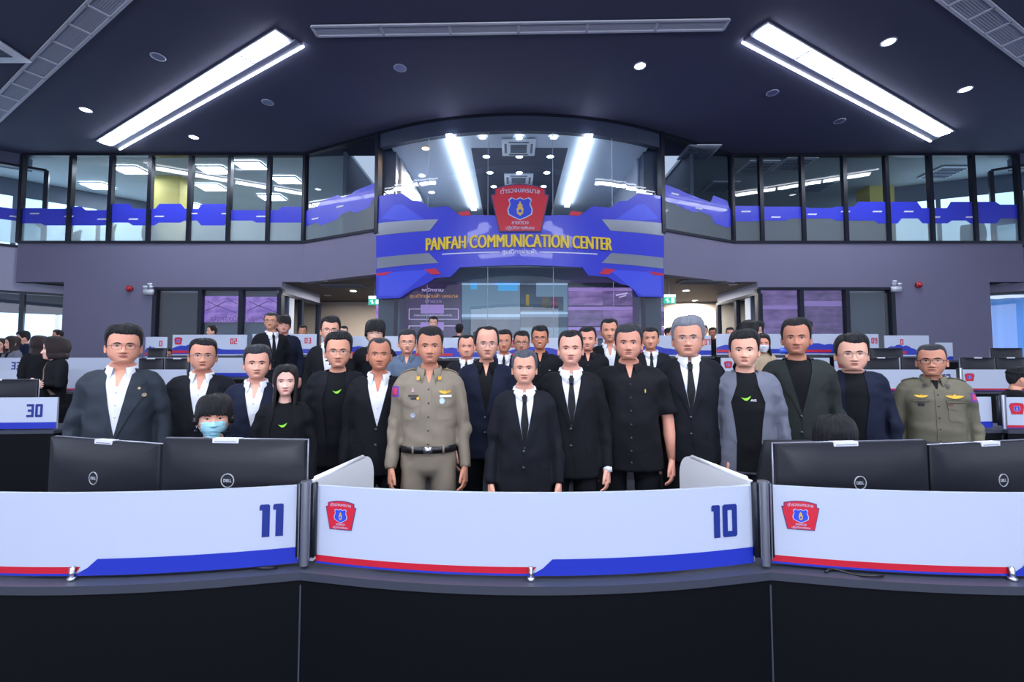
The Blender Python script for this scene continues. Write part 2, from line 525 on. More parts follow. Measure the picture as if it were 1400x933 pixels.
ribbon(mL, XL1 - XL0, 5.72, 3, wL, w=1.0)
ribbon(mR, XR1 - XR0, 5.78, 8, wR, w=1.0)
ribbon(mAL, LA, 5.62, 5, wAL, zs=.35, w=1.25)
ribbon(mAR, LAR, 5.97, 6, wAR, zs=-.3, w=1.25)
ribbon(mSL, LS - 1.2, 5.72, 9, wSL, L0=.5)
ribbon(mSR, LSR, 5.75, 10, wSR, L0=1.2)

# rooms upstairs ------------------------------------------------------
M_upc = mat('office_ceiling', 'c4cfd6', .8); M_upw = mat('office_wall', 'b9c4c8', .8, var=.04, vscale=1); M_upf = mat('office_floor', 'a4abb0', .9)
M_upd = mat('office_wall_grey', '6c7484', .8)
M_yel = mat('column_yellow', 'c9bd72', .7)
M_day = mat('daylight_pane', 'cfe9ff', .5, emit=1.5)
M_panel = mat('light_panel', 'f4f9ff', .5, emit=28.0)
M_paneld = mat('light_panel_dim', 'eaf2ff', .5, emit=1.2)


def office(side, x0, x1, back, wallm):
    s = Buf(); s.box(((x0 + x1) / 2, (YW + back) / 2 + .1, 4.35), (abs(x1 - x0), back - YW, .1)); struct(s.build('floor', M_upf, smooth=False))
    s = Buf(); s.box(((x0 + x1) / 2, (YW + back) / 2 + .15, 7.52), (abs(x1 - x0), back - YW, .1)); struct(s.build('ceiling', M_upc, smooth=False))
    s = Buf(); s.box(((x0 + x1) / 2, back, 5.95), (abs(x1 - x0), .1, 3.1)); struct(s.build('wall_office_' + side, wallm, smooth=False))


office('left', -22, -4.6, 19.0, M_upw)
office('right', 4.9, 22, 18.0, M_upd)
for nm, x, y0, y1 in (('wall_office_side_left', -4.65, YW - .2, 19), ('wall_office_side_right', 5.0, YW - .2, 18)):
    s = Buf(); s.box((x, (y0 + y1) / 2, 5.7), (.1, y1 - y0, 3.5)); struct(s.build(nm, M_upd, smooth=False))
# bright outer windows of the offices (daylight), and the column
for nm, (x0, y0), (x1, y1), z0, z1 in (('window_9', (-20.5, 10.7), (-12.8, 17.0), 4.75, 6.9), ('window_10', (12.0, 15.5), (19.5, 12.5), 4.75, 6.9)):
    mp_, _, L = wall_frame((x0, y0), (x1, y1))
    o = empty(nm); o['kind'] = 'structure'; n = int(L / 1.9)
    for i in range(n):
        Buf().add([mp_(L * i / n + .06, z0, 0), mp_(L * (i + 1) / n - .06, z0, 0), mp_(L * (i + 1) / n - .06, z1, 0), mp_(L * i / n + .06, z1, 0)], [(0, 1, 2, 3)]).build('pane', M_day, o, smooth=False)
    f = Buf()
    V, FF = flat([R4(0, z1, L, 7.5)], mp_, (0, 0), .05); f.add(V, FF)
    for i in range(n + 1):
        V, FF = flat([R4(L * i / n - .06, z0, L * i / n + .06, z1)], off(mp_, .02), (0, 0), .05); f.add(V, FF)
    f.build('window_frame', M_upd, o, smooth=False)
for nm, px0, px1, Y in (('column', 207, 246, 14.2), ('column', 1188, 1222, 15.0)):
    a, c = at(px0, 240, Y=Y), at(px1, 240, Y=Y)
    o = Buf().box(((a.x + c.x) / 2, Y + .3, 5.95), (c.x - a.x, .6, 3.1), bev=.01).build(nm, M_yel, smooth=False)
    tag(o, 'yellow square column inside the %s upper office' % ('left' if px0 < 700 else 'right'), 'column')


def panel_light(px, py, w, d, label, m=M_panel, z=7.44, cat='ceiling light', grp=None, rz=0.0):
    p = at(px, py, z=z); o = empty('ceiling_light', (p.x, p.y, z), rz)
    f = Buf()
    for sx, sy, q in ((1, 0, d), (-1, 0, d), (0, 1, w), (0, -1, w)):
        f.box((sx * w / 2, sy * d / 2, -.01), (.04 if sx else q, q if sx else .04, .04))
    f.build('frame', M_white, o, smooth=False)
    Buf().box((0, 0, 0.0), (w - .03, d - .03, .01)).build('diffuser', m, o, smooth=False)
    tag(o, label, cat, grp); return o


for i, (px, py) in enumerate(((134, 254), (178, 232), (392, 246), (293, 232), (343, 226), (289, 256), (372, 270), (262, 282))):
    where = ('seen through the first wide pane', 'seen through the second pane', 'seen through the last pane by the corner', 'beside the middle mullion, large glow', 'beside the fifth mullion, large glow', 'small, below the glow in the middle pane', 'low down in the last pane by the corner', 'low down right of the yellow column')[i]
    panel_light(px, py, .8, .55, 'square ceiling light in left upper office, ' + where, grp='square lights of the upper offices')
# dim air grilles in the right office
for i, (px, py) in enumerate(((955, 208), (985, 255), (1035, 228), (1085, 224), (1115, 255), (1290, 236))):
    p = at(px, py, z=7.44); o = empty('ceiling_vent', (p.x, p.y, 7.43))
    Buf().box((0, 0, 0), (.9, .9, .03)).build('frame', M_white, o, smooth=False)
    s = Buf()
    for k in range(7): s.box((0, -.33 + k * .11, -.025), (.74, .03, .02))
    s.build('grille', M_upd, o, smooth=False)
    tag(o, 'square air grille in the right upper office ceiling, ' + ('by the bay corner', 'low above the ribbon near the corner', 'beside the first mullion', 'in the second straight pane', 'in the third pane above the ribbon', 'far right before the bright window')[i], 'ceiling vent', 'air grilles of the right upper office')

# office chairs upstairs, seen dimly through the frosted film
M_chair = mat('chair_fabric', '23262f', .8); M_chairp = mat('chair_plastic', '15171c', .4)


def office_chair(loc, rz, label, grp=None, sz=1.0):
    o = empty('office_chair', loc, rz)
    s = Buf(); s.box((0, 0, .47), (.5, .5, .08), bev=.03); s.build('seat', M_chair, o)
    s = Buf(); rings = []
    for k in range(7):
        z = .56 + .1 * k; w = .22 + .03 * math.sin(k / 6 * PI); yy = .25 + .05 * math.sin(k / 6 * PI)
        rings.append([(-w, yy, z), (w, yy, z), (w, yy + .05, z), (-w, yy + .05, z)])
    s.loft(rings); s.build('backrest', M_chair, o)
    s = Buf(); s.cyl((0, 0, .1), .03, .35)
    for k in range(5):
        a = 2 * PI * k / 5; s.tube([(0, 0, .12), (.3 * math.cos(a), .3 * math.sin(a), .07)], [.025, .016], 8)
    s.build('base', M_chairp, o)
    for k in range(5):
        a = 2 * PI * k / 5; Buf().ball((.3 * math.cos(a), .3 * math.sin(a), .03), .03).build('caster', M_chairp, o)
    for sx in (-1, 1):
        s = Buf(); s.tube([(sx * .27, .1, .45), (sx * .29, .1, .66)], .015, 8); s.box((sx * .29, 0, .68), (.06, .28, .03), bev=.01); s.build('armrest', M_chairp, o)
    tag(o, label, 'chair', grp); o.scale = (sz,) * 3
    return o


for i, (px, Y) in enumerate(((125, 14.6), (176, 14.0), (222, 13.6), (276, 14.0), (322, 13.6), (1028, 13.6), (1068, 13.7), (1135, 13.6), (1180, 13.7), (1325, 13.9))):
    p = at(px, 320, Y=Y)
    office_chair((p.x, Y, 4.4), random.uniform(-1, 1) + PI, 'dark office chair blurred behind frosted film, ' + ('left of the second upper mullion', 'right of the second upper mullion', 'before the left yellow column', 'left of the middle mullion on the left', 'left side, second pane from the corner', 'right side, next to the bay corner', 'right side, second straight pane', 'right side, left of the right column', 'right side, turned before the right column', 'right side, by the bright far window')[i], 'office chairs behind the frosted film', 1.15)

# the bay ---------------------------------------------------------------
uBL = BR * math.atan2(BXL - BCX, BCY - bay_y(BXL)); uBR = BR * math.atan2(BXR - BCX, BCY - bay_y(BXR))
o7 = empty('window_11'); o7['kind'] = 'structure'
FZ = 7.08
b = Buf(); V, FF = flat([R4(uBL, FZ, uBR, CEIL)], bay_map, (.3, 0), .15); b.add(V, FF); b.build('header', mat('header_grey', '363f56', .4), o7, smooth=False)
b = Buf()
V, FF = flat([R4(uBL, CEIL - .06, uBR, CEIL)], off(bay_map, .03), (.3, 0), .06); b.add(V, FF)
for u in (uBL, uBR):
    b.loft([[bay_map(u + a, z, h) for a, h in ((-.06, .05), (.06, .05), (.06, -.1), (-.06, -.1))] for z in (SP1 - .1, CEIL)])
b.build('window_frame', M_dark, o7, smooth=False)
seams = [uBL, -2.3, -.78, .78, 2.3, uBR]
for a, c in zip(seams[:-1], seams[1:]):
    V, FF = flat([R4(a + .004, TIER, c - .004, FZ + .02)], off(bay_map, -.06), (.3, 0)); Buf().add(V, FF).build('pane', M_glass, o7, smooth=False)
sm = Buf()
for u in seams[1:-1]:
    sm.loft([[bay_map(u + a, z, h - .055) for a, h in ((-.006, 0), (.006, 0), (.006, -.01), (-.006, -.01))] for z in (TIER, FZ)])
sm.build('glazing_joint', mat('joint_grey', '9fb0c4', .5), o7, smooth=False)

# sign on the bay
sign = empty('lobby_sign', bay_map(0, 5.2, .02)); inv = Vector(sign.location)
tag(sign, 'blue angular sign with yellow lettering wrapped round the curved glass bay', 'sign')
bm_ = lambda k: (lambda u, v, h: tuple(Vector(bay_map(u, v, h + k)) - inv))
H = lambda pts: [bay_hit(x, y) for x, y in pts]
ML = lambda pts: [(1422 - x, y) for x, y in pts]
body = [(515, 269), (550, 265), (565, 275), (576, 275.5), (588, 284.5), (613, 282.5), (628, 294.5), (677, 295), (745, 295)]
body = body + ML(body[:-2])[::-1]
low = [(907, 407), (872, 406), (862, 391), (849, 389), (829, 379), (804, 377), (796, 366), (765, 364.5), (711, 363), (657, 364.5), (629, 366), (616, 379), (596, 380), (584, 388), (563, 397), (547, 408), (515, 409)]


def sign_part(name, polys, m, k, thick=.0):
    V, FF = flat([H(p) for p in polys], bm_(k), (.25, 0), thick); return Buf().add(V, FF).build(name, m, sign, smooth=False)


sign_part('backing_panel', [body + low], M_blue, .02, .06)
for q_ in ([(522, 300), (540, 280), (551, 280), (583, 302), (560, 303)], [(520, 374), (590, 369), (560, 394), (545, 405), (518, 405)]):
    sign_part('light_facet', [q_], M_blue2, .024); sign_part('light_facet', [ML(q_)], M_blue2, .024)
for q in ([(516, 306), (600, 300.5), (588, 316), (516, 323)], [(516, 353), (587, 346.5), (600, 360), (516, 368)]):
    sign_part('steel_band', [q], M_steel, .03, .02); sign_part('steel_band', [ML(q)], M_steel, .03, .02)
for q in ([(516, 374.5), (537, 371.5), (529, 376.5), (516, 377.5)], [(581, 369), (596, 367.5), (604, 375), (591, 376)], [(626, 291), (641, 289), (645, 295), (631, 296)]):
    sign_part('red_accent', [q], M_red, .034); sign_part('red_accent', [ML(q)], M_red, .034)
ltr = mat('letter_gold', 'f0d23c', .45)
u0, v0 = bay_hit(584, 342); u1, v1 = bay_hit(835, 342); _, vc0 = bay_hit(711, 338.5); _, vc1 = bay_hit(711, 322)
b = Buf()
for q_ in (-.012, 0.0, .012): lay_text(b, 'PANFAH COMMUNICATION CENTER', (u0 + q_, u1 + q_, vc0 - .01, vc1 + .01), bm_(.06 + q_ * .05), thick=.04)
b.build('lettering', ltr, sign, smooth=False)
lt2 = mat('letter_white', 'e8ecff', .4)
_, a0 = bay_hit(711, 349.5); _, a1 = bay_hit(711, 340.5); ua, _ = bay_hit(687, 345); ub, _ = bay_hit(733, 345)
b = Buf(); lay_text(b, 'ศูนย์วิทยุผ่านฟ้า', (ua, ub, a0, a1), bm_(.035), bold=.008); b.build('subtitle', lt2, sign, smooth=False)
for (x0, x1) in ((605, 683), (738, 816)):
    p0, _ = bay_hit(x0, 346); p1, _ = bay_hit(x1, 346); vm = (a0 + a1) / 2
    V, FF = flat([R4(p0, vm - .012, p1, vm + .012)], bm_(.03), (.3, 0)); Buf().add(V, FF).build('rule_line', lt2, sign, smooth=False)
ec, ez = bay_hit(711, 285.5); _, et = bay_hit(711, 252.5); _, eb = bay_hit(711, 318.5)
emblem('emblem', bm_(.06), ec, ez, (et - eb) / .98 * .97, sign, e=3)

# lobby behind the bay
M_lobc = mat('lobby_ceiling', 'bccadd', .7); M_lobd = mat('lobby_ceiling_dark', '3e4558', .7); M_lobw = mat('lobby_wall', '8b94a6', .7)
LZ = FZ + .02; LB = 21.0


def bay_slab(z0, z1, x0, x1, yb, inset=.12):
    xs = np.linspace(x0, x1, 17); front = [(x, bay_y(x) + inset) for x in xs]; pts = front + [(x1, yb), (x0, yb)]
    s = Buf(); n = len(pts)
    s.add([(x, y, z0) for x, y in pts] + [(x, y, z1) for x, y in pts], [tuple(range(n)), tuple(range(n, 2 * n))] + [(i, (i + 1) % n, n + (i + 1) % n, n + i) for i in range(n)])
    return s


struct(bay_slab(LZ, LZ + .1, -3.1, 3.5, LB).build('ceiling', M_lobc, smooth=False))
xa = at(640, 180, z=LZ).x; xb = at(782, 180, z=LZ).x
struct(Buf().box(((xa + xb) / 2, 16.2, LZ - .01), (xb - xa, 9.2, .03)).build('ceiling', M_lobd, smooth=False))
for nm, x, xc in (('wall_lobby_left', -3.05, -3.24), ('wall_lobby_right', 3.45, 3.64)):
    struct(Buf().box((x, 16.7, 4.1), (.12, 9.0, 6.3)).build(nm, M_lobw, smooth=False))
    struct(Buf().box((xc, 12.3, 4.1), (.40, 1.0, 6.4)).build(nm + '_pier', mat('header_grey', '363f56', .4), smooth=False))
struct(Buf().box((.2, LB, 4.1), (6.6, .1, 6.4)).build('wall_lobby_back', M_lobw, smooth=False))
struct(bay_slab(3.82, 4.9, -3.1, 3.5, 14.2, .1).build('floor', mat('slab_grey', 'c4cad6', .7), smooth=False))
M_lin = mat('lobby_strip_light', 'f2f7ff', .5, emit=22)
for k, (p, q, w) in enumerate((((614, 180), (648, 285), .16), ((806, 180), (775, 280), .16))):
    a, c = at(*p, z=LZ - .03), at(*q, z=LZ - .03); o = empty('strip_light', ((a.x + c.x) / 2, (a.y + c.y) / 2, LZ - .10))
    ang = math.atan2(c.x - a.x, c.y - a.y); L = math.hypot(c.x - a.x, c.y - a.y); o.rotation_euler = (0, 0, -ang)
    Buf().box((0, 0, 0), (w, L, .02)).build('diffuser', M_lin, o, smooth=False)
    Buf().box((0, 0, .05), (.03, L, .08)).build('housing', M_lobd, o, smooth=False)
    tag(o, 'long white strip light on the lobby ceiling, ' + ('left one' if k == 0 else 'right one') + ' behind the bay glass', 'ceiling light', 'lobby strip lights')
M_dl = mat('downlight_lens', 'f5faff', .4, emit=14); M_dlw = mat('downlight_lens_warm', 'ffb870', .4, emit=9); M_rim = mat('downlight_rim', 'b9bfd0', .35, .3); M_off = mat('downlight_reflector', '8f93ad', .3, .6)


def downlight(p, r, label, lens=M_dl, grp=None, cat='downlight', watt=0, col=(1, .93, .85)):
    o = empty('downlight', p); s = Buf(); n = 24
    s.loft([[(rr * math.cos(2 * PI * i / n), rr * math.sin(2 * PI * i / n), zz) for i in range(n)] for rr, zz in ((r * .78, .0), (r * .8, -.012), (r, -.01), (r, .0))], cap=False); s.build('trim_ring', M_rim, o)
    Buf().cyl((0, 0, -.006), r * .78, .006, 24).build('lens', lens, o, smooth=False)
    if watt:
        l = bpy.data.lights.new('lamp', 'AREA'); l.shape = 'DISK'; l.size = r * 1.6; l.energy = watt; l.color = col; l.spread = 3.1
        lo = bpy.data.objects.new('lamp', l); C.objects.link(lo); lo.parent = o; lo.location = (0, 0, -.03)
    tag(o, label, cat, grp); return o


for r_, py in enumerate((188, 214, 236, 255)):
    for c_, px in enumerate((660, 710, 757)):
        p = at(px if r_ == 0 else 710 + (px - 710) * (1 - .1 * r_), py, z=LZ - .03)
        downlight(p, .11, 'small lobby downlight, %s row, %s column of three' % (('nearest', 'second', 'third', 'farthest')[r_], ('left', 'middle', 'right')[c_]), grp='lobby downlights')
for px, py, l, m in ((582, 203, 'warm amber lobby downlight on the left', M_dlw), (577, 240, 'large bright lobby downlight on the left', M_dl), (590, 263, 'lower bright lobby downlight on the left', M_dl)):
    downlight(at(px, py, z=LZ - .01), .12, l, m, watt=60, col=(1, .6, .3) if m is M_dlw else (1, 1, 1))
for k, py in enumerate((202, 246)):
    p = at(709, py, z=LZ - .05); o = empty('ceiling_cassette', p)
    Buf().box((0, 0, 0), (.85, .85, .05), bev=.01).build('body', M_white, o); s = Buf()
    for i in range(8): s.box((0, -.2 + i * .057, -.03), (.42, .02, .02))
    s.build('grille', M_upd, o, smooth=False)
    for i in range(4):
        a = i * PI / 2; Buf().box((.33 * math.cos(a), .33 * math.sin(a), -.028), (.06 if i % 2 == 0 else .5, .5 if i % 2 == 0 else .06, .012)).build('louver', M_upd, o, smooth=False)
    tag(o, 'white ceiling air conditioner in the lobby, ' + ('nearer' if k == 0 else 'farther, above the emblem'), 'air conditioner')

# video wall reflections, imitated by glowing panels behind the lower glass --------------------------------------
M_bez = mat('display_bezel', '12141c', .4)


def screen_mat(name, base, strength, second=None, scale=3.0, stretch=(1, 1, 1), sharp=.1, mid=.5):
    if name in MATS: return MATS[name]
    m = bpy.data.materials.new(name); m.use_nodes = True; MATS[name] = m; nt = m.node_tree; b = nt.nodes['Principled BSDF']
    b.inputs['Base Color'].default_value = (.01, .01, .01, 1); b.inputs['Roughness'].default_value = .25
    b.inputs['Emission Strength'].default_value = strength
    tc = nt.nodes.new('ShaderNodeTexCoord'); mp = nt.nodes.new('ShaderNodeMapping'); mp.inputs['Scale'].default_value = stretch
    n = nt.nodes.new('ShaderNodeTexNoise'); n.inputs['Scale'].default_value = scale; n.inputs['Detail'].default_value = 5
    cr = nt.nodes.new('ShaderNodeValToRGB'); cr.color_ramp.elements[0].position = mid - sharp; cr.color_ramp.elements[1].position = mid + sharp
    cr.color_ramp.elements[0].color = (*lin(base), 1); cr.color_ramp.elements[1].color = (*lin(second or base), 1)
    nt.links.new(tc.outputs['Object'], mp.inputs[0]); nt.links.new(mp.outputs[0], n.inputs['Vector']); nt.links.new(n.outputs['Fac'], cr.inputs[0]); nt.links.new(cr.outputs[0], b.inputs['Emission Color'])
    return m


S_map = screen_mat('reflected_map', '8a62c8', 1.0, 'b48ae6', 2.5, (1, 1, 2)); S_dark = screen_mat('reflected_dark', '2a2340', .9, '4d3a6c', 1.2, (1, 1, 1), .3)
S_cam = screen_mat('reflected_camera', '5f4484', .95, '9270b6', 1.6, (1, 1, 4), .15); S_cam2 = screen_mat('reflected_camera_dark', '4a3a6c', .9, '7c5ea2', 2.6, (1, 1, 3), .2)
S_teal = screen_mat('reflected_teal', '5b7c9c', .8, '6f8fac', .5, (1, 1, .4), .3); S_dash = screen_mat('reflected_dashboard', '182c48', .9, '203a58', 1.0)
S_txt = mat('reflected_text', 'c9b4e8', .5, emit=.9); S_org = mat('reflected_orange', 'c98a4a', .5, emit=.8); S_yel = mat('reflected_yellow', 'b59a34', .5, emit=.8); S_redd = mat('reflected_red', 'c0304c', .5, emit=.8)
S_ink = mat('reflected_ink', '5a2a78', .5, emit=.8); S_box = mat('reflected_box', '9a7ac0', .5, emit=.8)


def display(Y, rect, m, label, group=None, extra=None, name='reflection_panel', bez=1.0):  # glowing panel imitating what the glass reflects of the video wall
    x0, y0, x1, y1 = rect
    a, c = at(x0, y1, Y=Y), at(x1, y0, Y=Y); o = empty(name, (a.x, Y, a.z))
    W, Hh = c.x - a.x, c.z - a.z
    Buf().box((W / 2, .04, Hh / 2), (W - .006, .07, Hh - .006)).build('housing', M_bez, o, smooth=False)
    Buf().add([(0, 0, 0), (W, 0, 0), (W, 0, Hh), (0, 0, Hh)], [(0, 1, 2, 3)]).build('picture', m, o, smooth=False)
    px = lambda x, y: ((x - x0) / (x1 - x0) * W, (y1 - y) / (y1 - y0) * Hh)
    mp_ = lambda k: (lambda u, v, h: (u, -k - h, v))
    if extra:
        for nm, kind, mm, data in extra:
            bb = Buf()
            for d in data:
                if kind == 'rect':
                    p, q = px(d[0], d[3]), px(d[2], d[1]); V, FF = flat([R4(*p, *q)], mp_(.004), (0, 0)); bb.add(V, FF)
                elif kind == 'line':
                    p, q = Vector(px(d[0], d[1])), Vector(px(d[2], d[3])); t = (q - p).normalized(); nn = Vector((-t.y, t.x)) * d[4]
                    V, FF = flat([[tuple(p - nn), tuple(q - nn), tuple(q + nn), tuple(p + nn)]], mp_(.005), (0, 0)); bb.add(V, FF)
                elif kind == 'text':
                    p, q = px(d[1], d[4]), px(d[3], d[2]); lay_text(bb, d[0], (p[0], q[0], p[1], q[1]), mp_(.007), bold=.01)
            bb.build(nm, mm, o, smooth=False)
    tag(o, label, 'screen', group); return o


# in the ground floor rooms beside the bay
mapx = lambda x0: [('route_lines', 'line', S_ink, [(x0 + 2, 425, x0 + 16, 419, .012), (x0 + 16, 419, x0 + 30, 412, .012), (x0 + 18, 418, x0 + 44, 428, .01), (x0 + 4, 412, x0 + 20, 420, .01), (x0 + 30, 408, x0 + 46, 416, .01)])]
display(13.1, (279, 405, 331, 441), S_map, 'painted reflection of a purple map in the left ground floor window beside the dark blind', 'map reflections left of the bay', mapx(279) + [('caption', 'text', S_ink, [('คลังเครื่องมือ', 288, 431, 328, 440)])])
display(13.12, (335.5, 406, 387, 441), S_map, 'painted reflection of a purple map in the left ground floor window nearest the corridor', 'map reflections left of the bay', mapx(336) + [('caption', 'text', S_ink, [('ปฏิบัติการ', 340, 433, 372, 440)])])
display(13.1, (1036, 396, 1090, 460), S_cam, 'painted reflection of a purple camera view in the right ground floor window at the corner', 'camera reflections right of the bay', [('bright_band', 'rect', S_box, [(1036, 418, 1090, 423)])])
display(13.12, (1094, 396, 1150, 460), S_cam2, 'painted reflection of a purple camera view in the right middle ground floor window', 'camera reflections right of the bay', [('bright_band', 'rect', S_box, [(1094, 412, 1150, 419)])])
# inside the bay
YD = 12.9
display(YD, (514, 406, 545, 442), S_map, 'small light purple painted reflection at the left edge of the bay', None, [('caption', 'text', S_ink, [('สถิติ', 523, 430, 545, 435), ('รายงาน', 524, 437, 545, 441)])])
display(YD, (552, 372, 630.5, 463), S_dark, 'dark purple painted reflection with orange heading and outlined boxes in the bay', None, [
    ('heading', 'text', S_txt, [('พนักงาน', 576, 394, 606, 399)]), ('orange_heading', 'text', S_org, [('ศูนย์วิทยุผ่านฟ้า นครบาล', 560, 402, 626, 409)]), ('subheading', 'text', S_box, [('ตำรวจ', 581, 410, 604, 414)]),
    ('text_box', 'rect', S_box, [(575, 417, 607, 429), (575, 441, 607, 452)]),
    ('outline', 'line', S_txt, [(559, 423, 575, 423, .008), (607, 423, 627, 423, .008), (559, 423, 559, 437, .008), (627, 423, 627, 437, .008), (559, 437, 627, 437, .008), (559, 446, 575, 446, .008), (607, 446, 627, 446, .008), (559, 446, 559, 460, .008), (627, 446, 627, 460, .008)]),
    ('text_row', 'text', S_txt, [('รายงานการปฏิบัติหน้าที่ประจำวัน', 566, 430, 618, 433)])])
M_circ = mat('reflected_cyan', '3f9ed8', .5, emit=.8); M_grn = mat('reflected_green', '1f8a80', .5, emit=.8); S_pale = mat('reflected_pale', '9db4d0', .5, emit=.8)
display(YD, (631, 372, 711, 463), S_teal, 'pale blue grey painted reflection left of centre in the bay', None, [('cyan_mark', 'rect', M_circ, [(643, 378, 652, 396), (676, 374, 711, 390), (681, 390, 708, 398)]), ('desk_band', 'rect', S_dash, [(631, 437, 711, 463)]), ('pale_stripe', 'rect', S_pale, [(631, 430, 711, 434), (631, 386, 711, 390)])])
display(YD, (711.5, 372, 776, 463), S_teal, 'painted reflection with dark chart and yellow and red bars in the bay', None, [
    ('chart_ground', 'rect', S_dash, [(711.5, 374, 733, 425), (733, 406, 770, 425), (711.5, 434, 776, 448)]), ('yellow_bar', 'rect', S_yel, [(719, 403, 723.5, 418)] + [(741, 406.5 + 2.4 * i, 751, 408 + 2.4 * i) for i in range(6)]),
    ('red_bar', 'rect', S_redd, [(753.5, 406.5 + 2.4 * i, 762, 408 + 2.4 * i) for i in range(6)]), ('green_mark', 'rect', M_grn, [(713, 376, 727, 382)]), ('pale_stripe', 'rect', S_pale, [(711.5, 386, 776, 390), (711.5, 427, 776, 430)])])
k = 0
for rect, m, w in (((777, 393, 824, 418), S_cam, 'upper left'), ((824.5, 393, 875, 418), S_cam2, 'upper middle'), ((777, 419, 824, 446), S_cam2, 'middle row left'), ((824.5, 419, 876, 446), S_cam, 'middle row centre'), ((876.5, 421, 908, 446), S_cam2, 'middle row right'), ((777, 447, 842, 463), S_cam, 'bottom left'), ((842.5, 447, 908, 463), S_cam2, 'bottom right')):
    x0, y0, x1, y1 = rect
    display(YD, rect, m, 'painted purple reflection of a camera view in the right of the bay, ' + w, 'camera view reflections in the bay', [('bright_band', 'rect', S_box, [(x0, y0 + 1, x1, y0 + 5)])] + ([('road_mark', 'line', S_txt, [(842, 404, 858, 401, .02), (846, 407, 856, 404, .015)])] if w == 'upper middle' else [])); k += 1
display(YD + .1, (876, 405, 908, 420), S_teal, 'grey painted reflection strip under the blue sign at the right edge of the bay')

struct(Buf().box((.2, YD + .22, 2.4), (7.0, .2, 3.0)).build('wall_reflection_bay', M_lobw, smooth=False))  # backing walls added to carry the reflection panels
struct(Buf().box((-8.05, 13.32, 2.2), (3.3, .3, 3.1)).build('wall_reflection_left', M_lobw, smooth=False))
struct(Buf().box((8.5, 13.32, 2.2), (3.3, .3, 3.1)).build('wall_reflection_right', M_lobw, smooth=False))
# ground floor glazing beside the corridors ------------------------------
wG1, mG1 = window_band(12, (pierL1, YW), (winL1, YW), [0.03, LX(278) - pierL1, LX(333) - pierL1, winL1 - pierL1 - .02], TIER, 3.64, M_glassd, fr=.055)
wG2, mG2 = window_band(13, (winR0, YW), (pierR0, YW), [0.02, LX(1092) - winR0, LX(1154) - winR0, pierR0 - winR0 - .03], TIER, 3.64, M_glassd, fr=.055)
M_blind = mat('blind_grey', '4b5462', .8, bump=.1, bscale=90, stretch=(1, 1, 20)); M_blindl = mat('blind_light', '6d7a88', .8, bump=.1, bscale=90, stretch=(20, 1, 1))


def blind(X0, X1, Y, z0, z1, m, label):
    o = empty('roller_blind', (X0, Y, z0)); W = X1 - X0; Hh = z1 - z0
    s = Buf(); n = 13; s.loft([[(W * i / (n - 1), .006 * math.sin(i * 1.3), z) for i in range(n)] for z in (0, Hh)], closed=False, cap=False); s.build('fabric', m, o)
    Buf().cyl((0, 0, Hh), .035, W, axis='x').build('roller', M_white, o); Buf().box((W / 2, 0, 0), (W, .025, .03)).build('bottom_bar', M_white, o, smooth=False)
    tag(o, label, 'blind')


blind(pierL1 + .1, LX(275), YW + .2, 1.4, 3.58, M_blind, 'dark grey roller blind in the left ground floor window by the pier')
blind(LX(1157), pierR0 - .1, YW + .2, 1.4, 3.58, M_blindl, 'grey roller blind in the right ground floor window by the pier')
# return walls of the glazed rooms, going back along the corridors
for nm, X, px in ((14, winL1, 1), (15, winR0, -1)):
    P0, P1 = ((X, YW), (X + .12 * px, 15.0)) if px == 1 else ((X + .12 * px, 15.0), (X, YW))
    _, _, L = wall_frame(P0, P1)
    w_, _ = window_band(nm, P0, P1, [0.0, L * .5, L], TIER, 3.5, M_glassd, fr=.06)
    struct(wall_poly('wall_return_' + ('left' if px == 1 else 'right'), P0, P1, [R4(0, 3.5, L, SP0)], mat('lintel_paint', '8f94a8', .7), .12))
for nm, x0, x1 in (('left', -13.5, -3.0), ('right', 3.4, 13.9)):
    s = Buf(); pts = [(x0, YW + .1), (XL1, YW + .1), (BXL, bay_y(BXL) + .15), (x1, bay_y(BXL) + .3), (x1, 17), (x0, 17)] if nm == 'left' else [(x0, bay_y(BXR) + .3), (BXR, bay_y(BXR) + .15), (XR0, YW + .1), (x1, YW + .1), (x1, 17), (x0, 17)]
    n = 6; s.add([(x, y, SP0 - .01) for x, y in pts] + [(x, y, SP0 + .1) for x, y in pts], [tuple(range(n)), tuple(range(n, 2 * n))] + [(i, (i + 1) % n, n + (i + 1) % n, n + i) for i in range(n)])
    struct(s.build('ceiling', M_soff, smooth=False))
    struct(Buf().box(((x0 + x1) / 2, 16.8, 2.3), (abs(x1 - x0), .1, 3.1)).build('wall_corridor_' + nm, M_beige, smooth=False))
    xw = winL1 - 1.0 if nm == 'left' else winR0 + 1.0
    struct(Buf().box((xw - 2.0 if nm == 'left' else xw + 2.0, 14.2, 2.3), (5.2, .1, 3.0)).build('wall_room_back_' + nm, mat('room_dark', '3b4254', .8), smooth=False))
for px, py, l, m in ((483, 398, 'bright corridor downlight left of the bay', M_dl), (442, 384, 'unlit corridor downlight left of the bay near the hall', M_off), (448, 404, 'unlit corridor downlight left of the bay farther in', M_off), (938, 397.5, 'bright corridor downlight right of the bay', M_dl), (950, 411, 'farther bright corridor downlight right of the bay', M_dl), (1002, 389, 'unlit corridor downlight right of the bay by the window', M_off)):
    downlight(at(px, py, z=SP0 - .02), .12, l, m, watt=220 if m is M_dl else 0)
